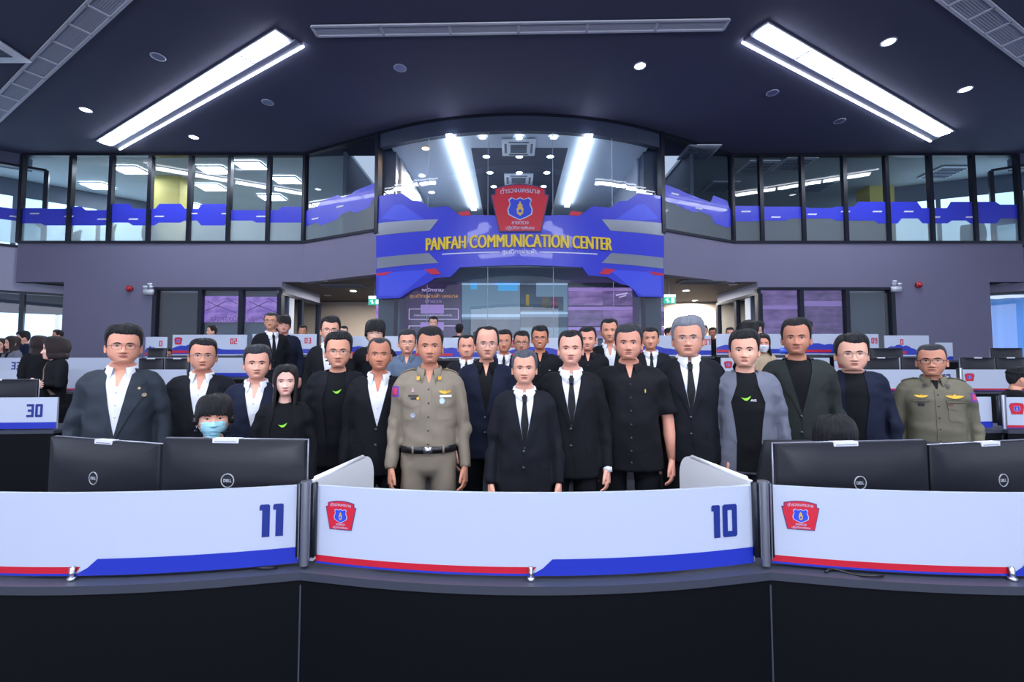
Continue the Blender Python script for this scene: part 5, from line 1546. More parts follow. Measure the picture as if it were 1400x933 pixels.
        if inner in ('shirt_tie', 'dark_tie'):
            collar(bm_col, .13, .9, tip=.060)
            q = fr(0, 1.385 + dz, .014)
            tz = P.get('tie_end', vz - .02) if not openf else .98
            kn = [(-.019, 1.418), (.019, 1.418), (.012, 1.372), (-.012, 1.372)]
            drape('tie_knot', [kn], fab('tie'), .017, .012)
            tw = .034
            VW = lambda z_: max(.004, np.interp(z_, [q_[1] for q_ in ed[::-1]], [q_[0] for q_ in ed[::-1]]) - .004)
            zz_ = [1.378, 1.30, 1.24, 1.20, 1.16, vz + .01]
            hw_ = [min(np.interp(z_, [1.16, 1.378], [.033, .011]), VW(z_)) for z_ in zz_]
            drape('tie', [[(h_, z_) for h_, z_ in zip(hw_, zz_)] + [(-h_, z_) for h_, z_ in list(zip(hw_, zz_))[::-1]]], fab('tie'), .0065, .004)
        if inner == 'dark_shirt':
            V_, F_ = flat([[(-.022, 1.455 + dz), (.022, 1.455 + dz), (0.0, 1.36 + dz)]], lambda u, v, hh: fr(u, v, .0032), (st, st)); Buf().add(V_, F_).build('open_neck', sk, root)
            collar(bm_col, .34, 1.1, tip=.05)
        if kind == 'suit':
            # lapels, lying over the shirt edges
            lm = cloth; lw = P.get('lapel', .062)
            for s in (-1, 1):
                if openf: inn = [(x_ - .002, z_) for x_, z_ in ed[:5]]
                else: inn = [(nw + .002, nt), (nw * .92, 1.37), (nw * .55, (1.37 + vz) / 2 + .02), (.0, vz)]
                lo_z = inn[-1][1]; lo_x = inn[-1][0]
                out = [(lo_x + .012, lo_z - .004), (lo_x + .040 + lw * .25, lo_z + .10), (nw + lw + .010, 1.305), (nw + lw + .014, 1.335), (nw + lw - .016, 1.345), (nw + lw + .006, 1.368), (nw + .034, 1.425), (nw + .012, 1.452)]
                poly = [(s * x_, z_) for x_, z_ in inn + out]
                drape('lapel', [poly], lm, .0075, .0065)
            # collar behind the neck
            q = Buf(); R_ = []
            for i in range(25):
                t = .95 + (2 * PI - 1.9) * i / 24; c_, s_ = math.cos(t), math.sin(t)
                bz = 1.432 - .012 * (c_ + 1) / 2 + dz; rx, ry = .078, .074
                R_.append([(rx * s_, -ry * c_ + .004, bz - .012), (rx * .93 * s_, -ry * .93 * c_ + .004, bz + .026), ((rx + .005) * s_, -(ry + .005) * c_ + .004, bz + .024), ((rx + .016) * s_, -(ry + .018) * c_ + .004, bz - .016)])
            q.add([p for r_ in R_ for p in r_], [(i * 4 + k, i * 4 + k + 1, i * 4 + k + 5, i * 4 + k + 4) for i in range(24) for k in range(3)]); q.build('jacket_collar', lm, root)
            if not openf:
                drape('front_edge', [[(-.004, vz), (.012, vz), (.014, .98), (.035, hem + .03), (.022, hem + .03), (.004, .98)]], cloth, .0045, .004)
                for z_ in (vz - .015, vz - .115):
                    if lod: p = fr(-.006, z_ + dz, .006); Buf().cyl((p[0], p[1] - .004, p[2]), .009, .005, 12, axis='y').build('button', mat('button_dark', '3a3d47', .3), root)
            if lod == 2:
                pass
                for s in (-1, 1): drape('pocket_flap', [[(s * .085, 1.0), (s * .165, 1.008), (s * .165, .962), (s * .085, .955)]], cloth, .0045, .003)
        for nm_, cx, cz, w_, h_, hexc, me_ in P.get('pins', ()):
            drape(nm_, [ellipse(cx, cz, w_ / 2, h_ / 2, 10)], mat('pin_' + hexc, hexc, .35, me_), .011, .003, step=.05)
        if P.get('cuffs', inner in ('shirt_tie',)):
            for s in P.get('cuff_sides', (-1, 1)):
                S_, E_, W_ = A[s]; d = (W_ - E_).normalized(); Buf().tube([W_ - d * .01, W_ + d * P.get('cuff_len', .014)], [(.034, .028), (.034, .028)], 16).build('shirt_cuff', white, root)
    elif kind in ('tucked', 'shirt'):
        col_m = cloth
        V_, F_ = flat([[(-.026, 1.455 + dz), (.026, 1.455 + dz), (0.003, 1.365 + dz), (-.003, 1.365 + dz)]], lambda u, v, hh: fr(u, v, .0025), (st, st)); Buf().add(V_, F_).build('open_neck', sk if not P.get('under_tee') else fab('tee'), root)
        collar(col_m, .36, 1.35, tip=.066, hgt=.040)
        drape('button_placket', [[(-.016, 1.37), (.016, 1.37), (.016, prof[0][0] + .01), (-.016, prof[0][0] + .01)]], cloth, .0042, .003)
        if lod:
            for z_ in (1.33, 1.25, 1.17, 1.09, 1.01) + ((.93, .86) if kind == 'shirt' else ()):
                p = fr(0.0, z_ + dz, .005); Buf().cyl((p[0], p[1] - .003, p[2]), .0055, .003, 10, axis='y').build('button', mat('button_dark', '3a3d47', .3), root)
        if P.get('uniform'):
            gold = mat('badge_gold', 'd9a93a', .35, .5); silver = mat('badge_silver', 'c3c9d6', .3, .5); dk = mat('badge_dark', '23262c', .5)
            for s in (-1, 1):
                drape('chest_pocket', [[(s * .050, 1.262), (s * .138, 1.262), (s * .138, 1.160), (s * .125, 1.148), (s * .062, 1.148), (s * .050, 1.160)]], cloth, .0042, .003)
                drape('pocket_flap', [[(s * .047, 1.268), (s * .141, 1.268), (s * .141, 1.238), (s * .094, 1.222), (s * .047, 1.238)]], cloth, .0080, .003)
                # shoulder straps
                q = Buf(); R_ = []
                for xx in (.082, .105, .130, .155, .178):
                    hit = bvh.ray_cast(Vector((s * xx, .010, 2.0)), Vector((0, 0, -1))); R_.append((s * xx, .010, (hit[0].z if hit[0] else 1.42) + .004))
                q.tube(R_, [(.020, .004), (.021, .004), (.022, .004), (.023, .004), (.021, .004)], 8); q.build('shoulder_strap', cloth, root)
                Buf().ball((R_[1][0], -.002, R_[1][2] + .005), (.010, .010, .004), 10, 6).build('rank_star', gold if P['uniform'] == 1 else silver, root)
                drape('collar_badge', [rect(s * .062, 1.392, .018, .020)], gold if P['uniform'] == 1 else dk, .017, .003, step=.05)
            if P['uniform'] == 1:
                wing = [(-.036, .008), (-.018, .010), (-.006, .004), (0, .014), (.006, .004), (.018, .010), (.036, .008), (.024, -.004), (.008, -.008), (0, -.012), (-.008, -.008), (-.024, -.004)]
                drape('wings_badge', [[(.094 + x_, 1.312 + z_) for x_, z_ in wing]], gold, .010, .003, step=.05)
                drape('name_plate', [rect(.098, 1.290, .066, .013)], white, .010, .002, step=.05)
                drape('name_plate', [rect(-.088, 1.292, .058, .010)], dk, .010, .002, step=.05)
                drape('small_badge', [rect(-.086, 1.276, .032, .013)], dk, .010, .002, step=.05)
                drape('round_badge', [ellipse(.078, 1.262, .015, .018, 14)], mat('badge_pale', 'b8d2e4', .4), .011, .003, step=.05)
                drape('star_badge', [ellipse(-.086, 1.180, .015, .016, 6)], silver, .011, .003, step=.05)
                drape('ribbon_badge', [[(-.100, 1.315), (-.082, 1.315), (-.091, 1.345)]], mat('badge_pink', 'c9a0a8', .5), .010, .002, step=.05)
                drape('round_badge', [ellipse(-.060, 1.278, .008, .008, 10)], gold, .011, .003, step=.05)
            else:
                wing = [(-.050, .008), (-.022, .013), (-.010, .010), (0, .022), (.010, .010), (.022, .013), (.050, .008), (.030, -.004), (.010, -.010), (-.010, -.010), (-.030, -.004)]
                drape('wings_badge', [[(.088 + x_, 1.316 + z_) for x_, z_ in wing]], gold, .010, .003, step=.05)
                drape('wings_badge', [[(-.088 + x_ * .75, 1.316 + z_ * .8) for x_, z_ in wing]], gold, .010, .003, step=.05)
                drape('name_plate', [rect(.092, 1.283, .105, .017)], dk, .0095, .002, step=.05)
                drape('name_plate_face', [rect(.092, 1.283, .099, .012)], cloth, .0115, .001, step=.05)
                drape('name_plate', [rect(-.092, 1.287, .088, .015)], dk, .0095, .002, step=.05)
                drape('name_plate_face', [rect(-.092, 1.287, .082, .010)], cloth, .0115, .001, step=.05)
                drape('cloth_badge', [rect(-.092, 1.258, .034, .026)], dk, .010, .002, step=.05)
                drape('cloth_badge', [rect(.060, 1.262, .030, .014)], mat('badge_brown', '5c3a3c', .6), .011, .002, step=.05)
            # sleeve patch
            s = P.get('patch', -1); S_, E_, W_ = A[s]; q = Buf(); c_ = S_.lerp(E_, .22); 
            for k_, (hw_, hz_, mm) in enumerate(((.026, .032, mat('patch_violet', '6a3aa0', .5)), (.016, .020, mat('patch_red', 'c83a58', .5)))):
                q = Buf(); ng = []
                for j_ in range(5):
                    rr = []
                    for i_ in range(5):
                        z__ = c_.z - hz_ + 2 * hz_ * j_ / 4; an = -.5 * PI + s * (.55) + (i_ - 2) * hw_ / .06 * .5
                        hit = bvh.ray_cast(Vector((c_.x, c_.y, z__)) + Vector((math.cos(an), math.sin(an), 0)) * .3, -Vector((math.cos(an), math.sin(an), 0)))
                        p_ = hit[0] if hit[0] else Vector((c_.x, c_.y - .07, z__)); rr.append(tuple(p_ + Vector((math.cos(an), math.sin(an), 0)) * (.002 + .001 * k_)))
                    ng.append(rr)
                q.loft(ng, closed=False, cap=False); q.build('sleeve_patch', mm, root)
        for nm_, cx, cz, w_, h_, hexc, me_ in P.get('pins', ()):
            drape(nm_, [ellipse(cx, cz, w_ / 2, h_ / 2, 8)], mat('pin_' + hexc, hexc, .35, me_), .009, .003, step=.05)
    if kind == 'blouse' and P.get('strap'):
        drape('bag_strap', [[(-.10, 1.43), (-.085, 1.44), (.13, 1.02), (.115, 1.01)]], mat('strap_brown', '7c6658', .6), .006, .004)

    # ---- trousers and shoes
    tm = fab(P.get('trousers', 'ink')); b = Buf()
    if seated:
        hz = .93 - drop
        b.tube([(0, .02, hz + .16), (0, .02, hz + .02), (0, .01, hz - .06)], [(.11 * dd, .15 * ww), (.12, .165 * ww), (.10, .16 * ww)], 20)
        for s in (-1, 1):
            b.tube([(s * .085, .0, hz - .02), (s * .11, -.22, hz - .01), (s * .13, -.42, hz - .02)], [.085, .078, .062], 14, ref=(0, 0, 1))
            b.tube([(s * .13, -.42, hz - .02), (s * .13, -.43, (hz - .02) * .5), (s * .13, -.41, .08)], [.062, .056, .048], 14)
    else:
        b.tube([(0, .0, 1.02), (0, 0, .94), (0, .005, .86), (0, .01, .82)], [(.104 * dd, .152 * ww), (.110 * dd, .160 * ww), (.108 * dd, .165 * ww), (.085, .15 * ww)], 24)
        for s in (-1, 1):
            b.tube([(s * .082, .005, .88), (s * .088 * ww, .0, .72), (s * .092, .0, .50), (s * .094, .015, .28), (s * .096, .02, .06)], [(.098, .080), (.088, .078), (.066, .064), (.060, .057), (.058, .055)], 18)
    me2 = remesh(b, L['vox'] * 1.3, 4)
    if lod == 2: wrinkle(me2, .003, rnd.randint(0, 9999))
    me2.materials.append(tm); me2.polygons.foreach_set('use_smooth', [True] * len(me2.polygons)); link('trousers', me2, root)
    for s in (-1, 1):
        x0_, y0_ = (s * .13, -.41) if seated else (s * .098, .02)
        R_ = []
        for yy, w_, h_ in ((.075, .022, .045), (.055, .034, .07), (.0, .038, .085), (-.06, .042, .06), (-.13, .046, .04), (-.18, .036, .028), (-.20, .012, .015)):
            R_.append([(x0_ + w_ * math.copysign(abs(math.cos(t)) ** .7, math.cos(t)), y0_ + yy, max(.001, h_ * .5 + h_ * .5 * math.sin(t))) for t in [2 * PI * i / 14 for i in range(14)]])
        Buf().loft(R_).build('shoe', mat('shoe_leather', '0e0f13', .3), root)
    if kind == 'tucked' or P.get('belt'):
        q = Buf(); R_ = []; bz = .975
        for z_ in (bz - .02, bz + .02):
            R_.append([(.160 * ww * math.copysign(abs(math.sin(t)) ** .85, math.sin(t)), (-.121 * (1 + belly * .4) if math.cos(t) > 0 else .115) * dd * abs(math.cos(t)) ** .9, z_ + dz) for t in [2 * PI * i / 40 for i in range(40)]])
        o_ = q.loft(R_, cap=False).build('belt', mat('belt_leather', '15161c', .35), root); mo = o_.modifiers.new('t', 'SOLIDIFY'); mo.thickness = .005
        yb_ = -.121 * (1 + belly * .4) * dd - .007
        Buf().box((0, yb_, bz + dz), (.052, .008, .036), bev=.003).build('buckle', mat('buckle_silver', 'c9ccd4', .25, .9), root)
        for s in (-1, 1): Buf().box((s * .085 * ww, yb_ + .022, bz + dz), (.012, .014, .05), bev=.002).build('belt_loop', tm, root)

    # ---- glasses, mask, headset, cap
    g = P.get('glasses')
    if g:
        gm = mat({'dark': 'glasses_dark', 'thin': 'glasses_thin', 'clear': 'glasses_clear', 'gold': 'glasses_gold'}[g], {'dark': '1a1a20', 'thin': '4a4448', 'clear': 'a39a94', 'gold': '8c7a6c'}[g], .3, .4)
        r_ = {'dark': .0016, 'thin': .0011, 'clear': .0011, 'gold': .0012}[g]; rr = P.get('gr', (.0245, .0175)); q = Buf(); lens = []
        yy0 = min(Hd.front(.0315, -.122)[1], Hd.front(.0315, -.105)[1], Hd.front(.05, -.122)[1]) - .012
        for s in (-1, 1):
            loop = []
            for i in range(24):
                t = 2 * PI * i / 24; ex = .55 if P.get('gshape', 'rect') == 'rect' else .85
                cx_ = s * .0325 + rr[0] * math.copysign(abs(math.cos(t)) ** ex, math.cos(t)); cz_ = -.1235 + rr[1] * math.copysign(abs(math.sin(t)) ** ex, math.sin(t))
                loop.append((cx_, yy0 + .35 * (abs(cx_) - .0325) * abs(abs(cx_) - .0) + .004 * (abs(cx_) / .06) ** 2, cz_))
            q.tube(loop + [loop[0]], r_, 6, cap=False)
            lens.append(loop)
            hx = .0790 * P.get('wid', 1.0) + .004
            q.tube([(s * (.0325 + rr[0]), yy0 + .004, -.118), (s * (hx - .004), yy0 + .018, -.118), (s * hx, -.01, -.122), (s * hx, .015, -.130), (s * (hx - .001), .028, -.145)], [r_ * 1.2] * 5, 6)
        q.tube([(-.0085, yy0, -.118), (0, yy0 - .002, -.1155), (.0085, yy0, -.118)], r_ * 1.1, 6)
        o_ = Buf().add(HW(q.verts()), q.f).build('glasses', gm, root)
        for lp in lens: Buf().add(HW(np.array(lp)), [tuple(range(24))]).build('lens', mat_lens(), o_, smooth=False)
    if P.get('mask'):
        mm = mat('mask_' + P['mask'], {'blue': '9fd8e6', 'white': 'dfe3ee'}[P['mask']], .8, bump=.3, bscale=30, stretch=(.2, .2, 6))
        out = [(-.064, -.142), (-.045, -.132), (-.015, -.137), (0, -.130), (.015, -.137), (.045, -.132), (.064, -.142), (.060, -.190), (.042, -.222), (0, -.236), (-.042, -.222), (-.060, -.190)]

        def mf(u, v, h):
            p = Hd.front(u, max(v, -.217), 0); bul = .016 * math.exp(-(u / .045) ** 2) * math.exp(-((v + .18) / .05) ** 2) + .003
            y_ = p[1] if abs(u) < .075 else p[1]
            return (u, min(y_, Hd.front(0, -.15, 0)[1] * .0 + y_) - bul - (.004 if v > -.2 else .002) + .0012 * math.sin(v * 480), v)
        V_, F_ = flat([out], mf, (.006, .004)); o_ = Buf().add(HW(V_), F_).build('face_mask', mm, root); mo = o_.modifiers.new('t', 'SOLIDIFY'); mo.thickness = .001
        q = Buf()
        for s in (-1, 1):
            p = mf(s * .062, -.145, 0); q.tube([p, (s * .080, -.02, -.125), (s * .086, .022, -.13)], .001, 5); p2 = mf(s * .058, -.195, 0); q.tube([p2, (s * .078, -.01, -.165), (s * .086, .022, -.14)], .001, 5)
        Buf().add(HW(q.verts()), q.f).build('ear_loop', mm, o_)
    if P.get('headset'):
        q = Buf(); R_ = [(.094 * math.cos(t), .008, -.115 + .128 * math.sin(t)) for t in [PI * i / 16 for i in range(17)]]
        q.tube(R_, (.0035, .0065), 8, ref=(0, 1, 0)); hsd = mat('headset_black', '101116', .35)
        for s in (-1, 1): q.tube([(s * .078, .008, -.135), (s * .105, .008, -.135)], [.026, .024], 18)
        q.tube([(.100, .0, -.14), (.102, -.05, -.172), (.080, -.098, -.195), (.048, -.125, -.198)], [.003, .003, .0025, .0025], 8); q.ball((.044, -.127, -.198), (.010, .008, .007), 10, 8)
        Buf().add(HW(q.verts()), q.f).build('headset', hsd, root)
    if P.get('cap'):
        cm = mat('cap_black', '131318', .8, bump=.2, bscale=300); q = Buf(); rings = []
        for k in range(9):
            f = k / 8 * .5 * PI; zz = .018 - .098 * (1 - math.cos(f)); rad = math.sin(f) if k else .02
            rings.append([(.094 * rad * math.sin(t), .006 - .112 * rad * math.cos(t), zz) for t in [2 * PI * i / 32 for i in range(32)]])
        q.loft(rings, cap=False)
        V_ = []; F_ = []
        for i in range(13):
            t = -1.0 + 2.0 * i / 12; V_ += [(.093 * math.sin(t), .006 - .111 * math.cos(t), -.078), (.082 * math.sin(t), -.02 - .165 * math.cos(t) * 1.05, -.092)]
        for i in range(12): a = 2 * i; F_.append((a, a + 1, a + 3, a + 2))
        q.add(V_, F_); o_ = Buf().add(HW(q.verts()), q.f).build('cap', cm, root); mo = o_.modifiers.new('t', 'SOLIDIFY'); mo.thickness = .003
        q = Buf(); q.add(HW(np.array([(x_, -.101 + .6 * abs(x_), z_) for x_, z_ in ((-.022, -.048), (.0, -.030), (.024, -.036), (.014, -.046), (.022, -.056), (.0, -.048))])), [tuple(range(6))]); q.build('cap_badge', white, root, smooth=False)
    return root


def mat_lens():
    if 'lens_glass' in MATS: return MATS['lens_glass']
    m = glass_mat('lens_glass', tint=(.97, .98, .98), refl=.015); return m


def face_cam(x, Y, k=1.0):
    """turn towards the camera by a share k"""
    return -math.atan2(x, Y) * k * -1 if False else math.atan2(-x, Y) * -1 * -k


HEADH = .2275


def put(px, ytop, ychin, fz, label, lod=2, s=None, yawk=.75, **P):
    """px, crown and chin directions; depth follows from the size of the head unless s (pixels per metre) is given"""
    ph = (ychin - ytop)
    guess = s or ph / (HEADH + .018)
    Y = F / guess
    p = at(px, ytop, Y=Y)
    Htop = p.z - fz - (.012 if P.get('hair', 'short') != 'none' else 0)
    q = at(px, ychin, Y=Y)
    want = (p.z - q.z) - .012
    sc = P.get('scale', 1.0) if P.get('seated') else Htop / ZC
    P.setdefault('hs', max(.90, min(1.16, want / (HEADH * sc))))
    fa = math.atan2(p.x, Y)       # angle of the line of sight
    yb = -fa * yawk; P.setdefault('yaw', yb); P.setdefault('hyaw', -fa - yb)
    return person(p.x, Y, fz, Htop, label, P, lod)
# ---- front row, left to right
put(170, 446, 497, 0, 'heavy man in charcoal suit with two lapel pins and glasses, far left of the group', s=221, w=1.04, d=1.15, belly=.10, cloth='charcoal', trousers='charcoal', inner='shirt_open', vz=1.06, glasses='thin', jaw=1.12, wid=1.05, neck=1.15, skin='c9957f', top=.026, hl=.052, smile=.8,
    pins=(('lapel_pin', .098, 1.332, .012, .014, 'b59a7c', .6), ('lapel_pin', .122, 1.292, .022, .022, 'd8c9a8', .7)), seed=1)
put(278, 463, 507, 0, 'man in black suit and white shirt with rimless glasses, second from the left', s=192, w=1.10, belly=.06, cloth='black', inner='shirt_open', vz=1.08, glasses='clear', gr=(.024, .016), jaw=1.10, wid=1.03, neck=1.12, skin='c4917c', top=.014, hl=.046, side=.005, seed=2)
put(352, 473, 518, 0, 'man with greying parted hair in navy suit beside the long haired woman', s=203, w=1.0, cloth='dnavy', inner='shirt_open', vz=1.10, hc='salt', skin='cf9f8c', top=.022, jaw=1.04, smile=.6, seed=3)
put(391, 498, 541, 0, 'woman with long black hair in black jacket and black top with green leaf', s=219, w=.88, cloth='ink', inner='tee', logo=1, open=.055, hair='long', top=.014, side=.013, len=.34, skin='d8b0a2', lip='c46a6c', jaw=.90, wid=.95, nose=.8, neck=.85, age=.3, brow=.3, smile=.7, slope=.012, seed=4)
put(463, 456, 503, 0, 'man with swept back hair, glasses, open black jacket and green leaf tee', s=193, w=1.02, cloth='black', inner='tee', logo=1, open=.060, logo_at=(.018, 1.30), glasses='thin', skin='c9967f', top=.026, hl=.044, quiff=.5, jaw=.98, hyaw=.08, seed=5)
put(519, 461, 506, 0, 'tanned man with receding grey buzz cut in black suit and open white shirt', s=205, w=1.0, cloth='ink', inner='shirt_open', vz=1.12, nw=.066, hair='buzz', hc='salt', top=.005, side=.003, rec=.022, hl=.040, skin='b07a62', browc='grey', smile=.5, seed=6)
put(588, 448, 497, 0, 'officer in khaki uniform with gold wings badge and black belt, short cropped hair', s=217, w=1.05, d=1.0, top_kind='tucked', uniform=1, cloth='khaki', trousers='khaki', hair='short', top=.018, side=.003, hl=.048, skin='b5826c', jaw=1.0, neck=1.05, patch=-1, seed=7, sleeve=1.0)
put(665, 447, 492, 0, 'tall man with high forehead and glasses in dark jacket over black shirt and black tie', s=186, w=1.04, cloth='dnavy', inner='dark_shirt', under='tee', vz=1.10, glasses='clear', gr=(.025, .019), gshape='round', top=.012, hl=.020, rec=.012, side=.010, skin='c99a86', jaw=.98, hyaw=.10, seed=8)
put(717, 479, 524, 0, 'short grey haired man in dark suit and black tie standing foremost at the centre', s=224, w=1.04, cloth='black', inner='shirt_tie', vz=1.09, hc='grey', top=.016, side=.009, hl=.042, skin='cb9c88', jaw=1.06, neck=1.08, wid=1.03, age=1.4, seed=9, cuffs=False)
put(780, 452, 497, 0, 'smiling man in black suit, white shirt and black tie with one white cuff showing', s=214, w=1.04, cloth='ink', inner='shirt_tie', vz=1.12, hl=.040, rec=.012, top=.013, side=.005, skin='d0a08c', jaw=1.08, smile=.9, seed=10, cuff_sides=(1,), cuff_len=.03)
put(859, 444, 492, 0, 'broad man in black short sleeved button shirt with small pin, bare forearm', s=206, w=1.18, belly=.10, top_kind='shirt', short_sleeve=True, cloth='ink', hc='salt', top=.017, side=.008, skin='c08c78', jaw=1.10, wid=1.04, neck=1.15, pins=(('shirt_pin', .085, 1.29, .008, .024, 'b9a25a', .5),), seed=11)
put(940, 435, 488, 0, 'silver haired man with glasses in black suit and black tie, taller than his neighbours', s=199, w=1.10, cloth='black', inner='shirt_tie', vz=1.10, hc='silver', top=.024, side=.010, hl=.050, glasses='clear', gr=(.025, .017), skin='c69480', jaw=1.10, wid=1.05, browc='grey', neck=1.1, seed=12)
put(1017, 453, 502, 0, 'man in light grey blazer over black tee with green leaf and white letters', s=207, w=1.02, cloth='grey', trousers='trousergrey', inner='tee', logo=2, open=.070, logo_at=(.0, 1.27), skin='d2a48f', top=.024, jaw=1.02, wid=1.03, seed=13)
put(1088, 437, 485, 0, 'man in dark green black blazer with black collarless shirt, hair slightly receding', s=195, w=1.06, cloth='dgreen', inner='tee', vz=1.10, nw=.070, top=.020, hl=.044, rec=.015, skin='b07e68', jaw=1.02, seed=14)
put(1163, 458, 507, 0, 'young round faced man with thin glasses in navy blazer over black tee', s=187, w=1.10, belly=.05, cloth='dnavy', inner='tee', open=.045, glasses='gold', skin='d0a490', top=.022, jaw=1.12, wid=1.06, neck=1.15, age=.4, seed=15, hyaw=-.02)
put(1273, 469, 514, 0, 'officer in olive uniform with dark glasses, gold wings and name plates at the far right', s=190, w=1.10, belly=.06, top_kind='tucked', uniform=2, cloth='olive', trousers='olive', glasses='dark', gr=(.0265, .0185), hair='buzz', hc='salt', top=.003, side=.002, hl=.048, skin='b5846e', jaw=1.02, patch=1, under_tee=True, seed=16)
# ---- the two seated operators of the front row
put(293, 541, 606, 0, 'seated operator with black fringe, light blue face mask and headset behind the monitor', s=255, w=.95, hs=.90, seated=True, top_kind='tee', cloth='ink', hair='fringe', top=.024, side=.013, mask='blue', headset=True, skin='c99a84', scale=.98, seed=21, hpitch=-.02, arms={1: ((.22, -.06, 1.13), (.12, -.30, 1.08)), -1: ((.22, -.06, 1.13), (.12, -.30, 1.08))}, slope=.03)
put(1140, 569, 632, 0, 'seated operator with bowed black haired head just above the monitor at the right', s=262, w=.95, seated=True, top_kind='tee', cloth='ink', hair='fringe', top=.026, side=.018, skin='c99a84', scale=.98, seed=22, hpitch=.12, hs=1.0, arms={1: ((.22, -.06, 1.13), (.12, -.30, 1.08)), -1: ((.22, -.06, 1.13), (.12, -.30, 1.08))}, slope=.03)
p = at(293, 560, Y=F / 262); office_chair((p.x, F / 262 + .03, 0), PI * 0, 'dark office chair under the masked operator', sz=.92)
p = at(1140, 560, Y=F / 262); office_chair((p.x, F / 262 + .03, 0), PI * 0, 'dark office chair under the operator with the bowed head', sz=.92)

# ---- second row on the first tier
T1, T2, T3, T4 = .17, .42, .6, TIER
put(452, 434, 468, T1, 'tall man with glasses in black suit standing behind the man with the green leaf tee', lod=1, s=141, w=.95, cloth='ink', inner='shirt_open', vz=1.05, glasses='thin', top=.024, skin='cf9f8a', seed=31)
put(513, 439, 472, T1, 'young man with full black hair and clear glasses behind the tanned man', lod=1, s=130, w=1.05, cloth='ink', inner='tee', vz=1.2, glasses='clear', gr=(.027, .018), hair='fringe', top=.030, side=.016, skin='d2a894', seed=32)
put(557, 451, 484, T1, 'man with grey hair and glasses between the tanned man and the khaki officer', lod=1, s=140, w=1.0, top_kind='shirt', cloth='greyblue', glasses='thin', hc='salt', top=.016, skin='cf9c86', seed=33, smile=.8)
put(638, 458, 489, T1, 'smiling round faced man with receding hair, dark suit and black tie, behind the khaki officer', lod=1, s=142, w=1.05, cloth='black', inner='shirt_tie', jaw=1.15, wid=1.08, top=.010, rec=.02, hl=.034, smile=1.3, teeth=True, skin='cb9480', seed=34)
put(689, 451, 482, T1, 'man in navy suit and black tie just behind the tall man with high forehead', lod=1, s=139, w=1.0, cloth='dnavy', inner='shirt_tie', glasses='clear', top=.014, skin='b9826a', smile=1, seed=35)
put(713, 453, 483, T1, 'man with round dark glasses between the navy suit and the open black shirt', lod=1, s=130, w=.95, top_kind='shirt', cloth='ink', glasses='dark', gshape='round', gr=(.023, .02), top=.016, jaw=1.08, skin='c4917a', seed=36)
put(738, 446, 478, T1, 'smiling man with dark glasses and open black shirt behind the short man', lod=1, s=145, w=1.08, top_kind='shirt', cloth='ink', glasses='dark', gr=(.025, .016), top=.018, hair='short', skin='b57c62', smile=1.1, teeth=True, seed=37, pins=(('shirt_pin', .085, 1.29, .024, .006, 'c9c4b0', .3),))
put(803, 447, 480, T1, 'man in plain black shirt half hidden behind the smiling man with the white cuff', lod=1, s=140, w=1.05, top_kind='shirt', cloth='ink', top=.014, hl=.046, skin='cb9480', seed=38)
put(833, 436, 468, T1, 'tall man in dark suit with open white shirt behind the broad man', lod=1, s=132, w=1.0, cloth='ink', inner='shirt_open', vz=1.1, top=.012, hl=.042, skin='bd8a72', seed=39)
put(889, 447, 478, T1, 'short haired man in black suit and tie just left of the silver haired man', lod=1, s=134, w=1.06, cloth='black', inner='shirt_tie', hair='buzz', top=.007, skin='c08c74', jaw=1.05, seed=40)
# the pair on the second tier at the left
put(372, 427, 451, T2, 'man in black suit and long dark tie standing before the far workstation with number 03', lod=1, s=107, w=1.02, cloth='ink', inner='shirt_tie', hair='buzz', top=.006, hc='salt', skin='b98a70', glasses='thin', yaw=.75, hyaw=-.45, seed=41)
put(388, 432, 456, T2, 'young man with glasses and full hair in open navy jacket, arms down, beside number 03', lod=1, s=97, w=1.08, cloth='dnavy', inner='tee', open=.06, hair='fringe', top=.026, glasses='dark', skin='cf9c8c', seed=42)
# women at the left with their backs half turned
put(79, 461, 492, T2 - .2, 'woman with brown bob and crossed arms standing left of the man in charcoal', lod=1, s=120, w=.88, top_kind='blouse', inner='none', cloth='ink', hair='bob', hc='brown', top=.018, side=.020, len=.215, strap=True, skin='d8b0a2', yaw=-.55, hyaw=-.25, lip='c87880', seed=43, yawk=0,
    arms={1: ((.20, -.02, 1.12), (-.08, -.150, 1.15)), -1: ((.19, -.04, 1.12), (-.15, -.165, 1.13))}, thumb={1: (0, 0, 1), -1: (0, 0, 1)}, neck=.85, jaw=.92, nose=.9)
put(55, 459, 492, T2, 'woman with long dark hair seen from behind, black jacket, beside the woman with the bob', lod=1, s=106, w=.90, top_kind='blouse', inner='none', cloth='ink', hair='long', hc='brown', top=.014, side=.016, len=.32, skin='d0a494', yaw=-2.2, hyaw=-.2, back=True, seed=44)
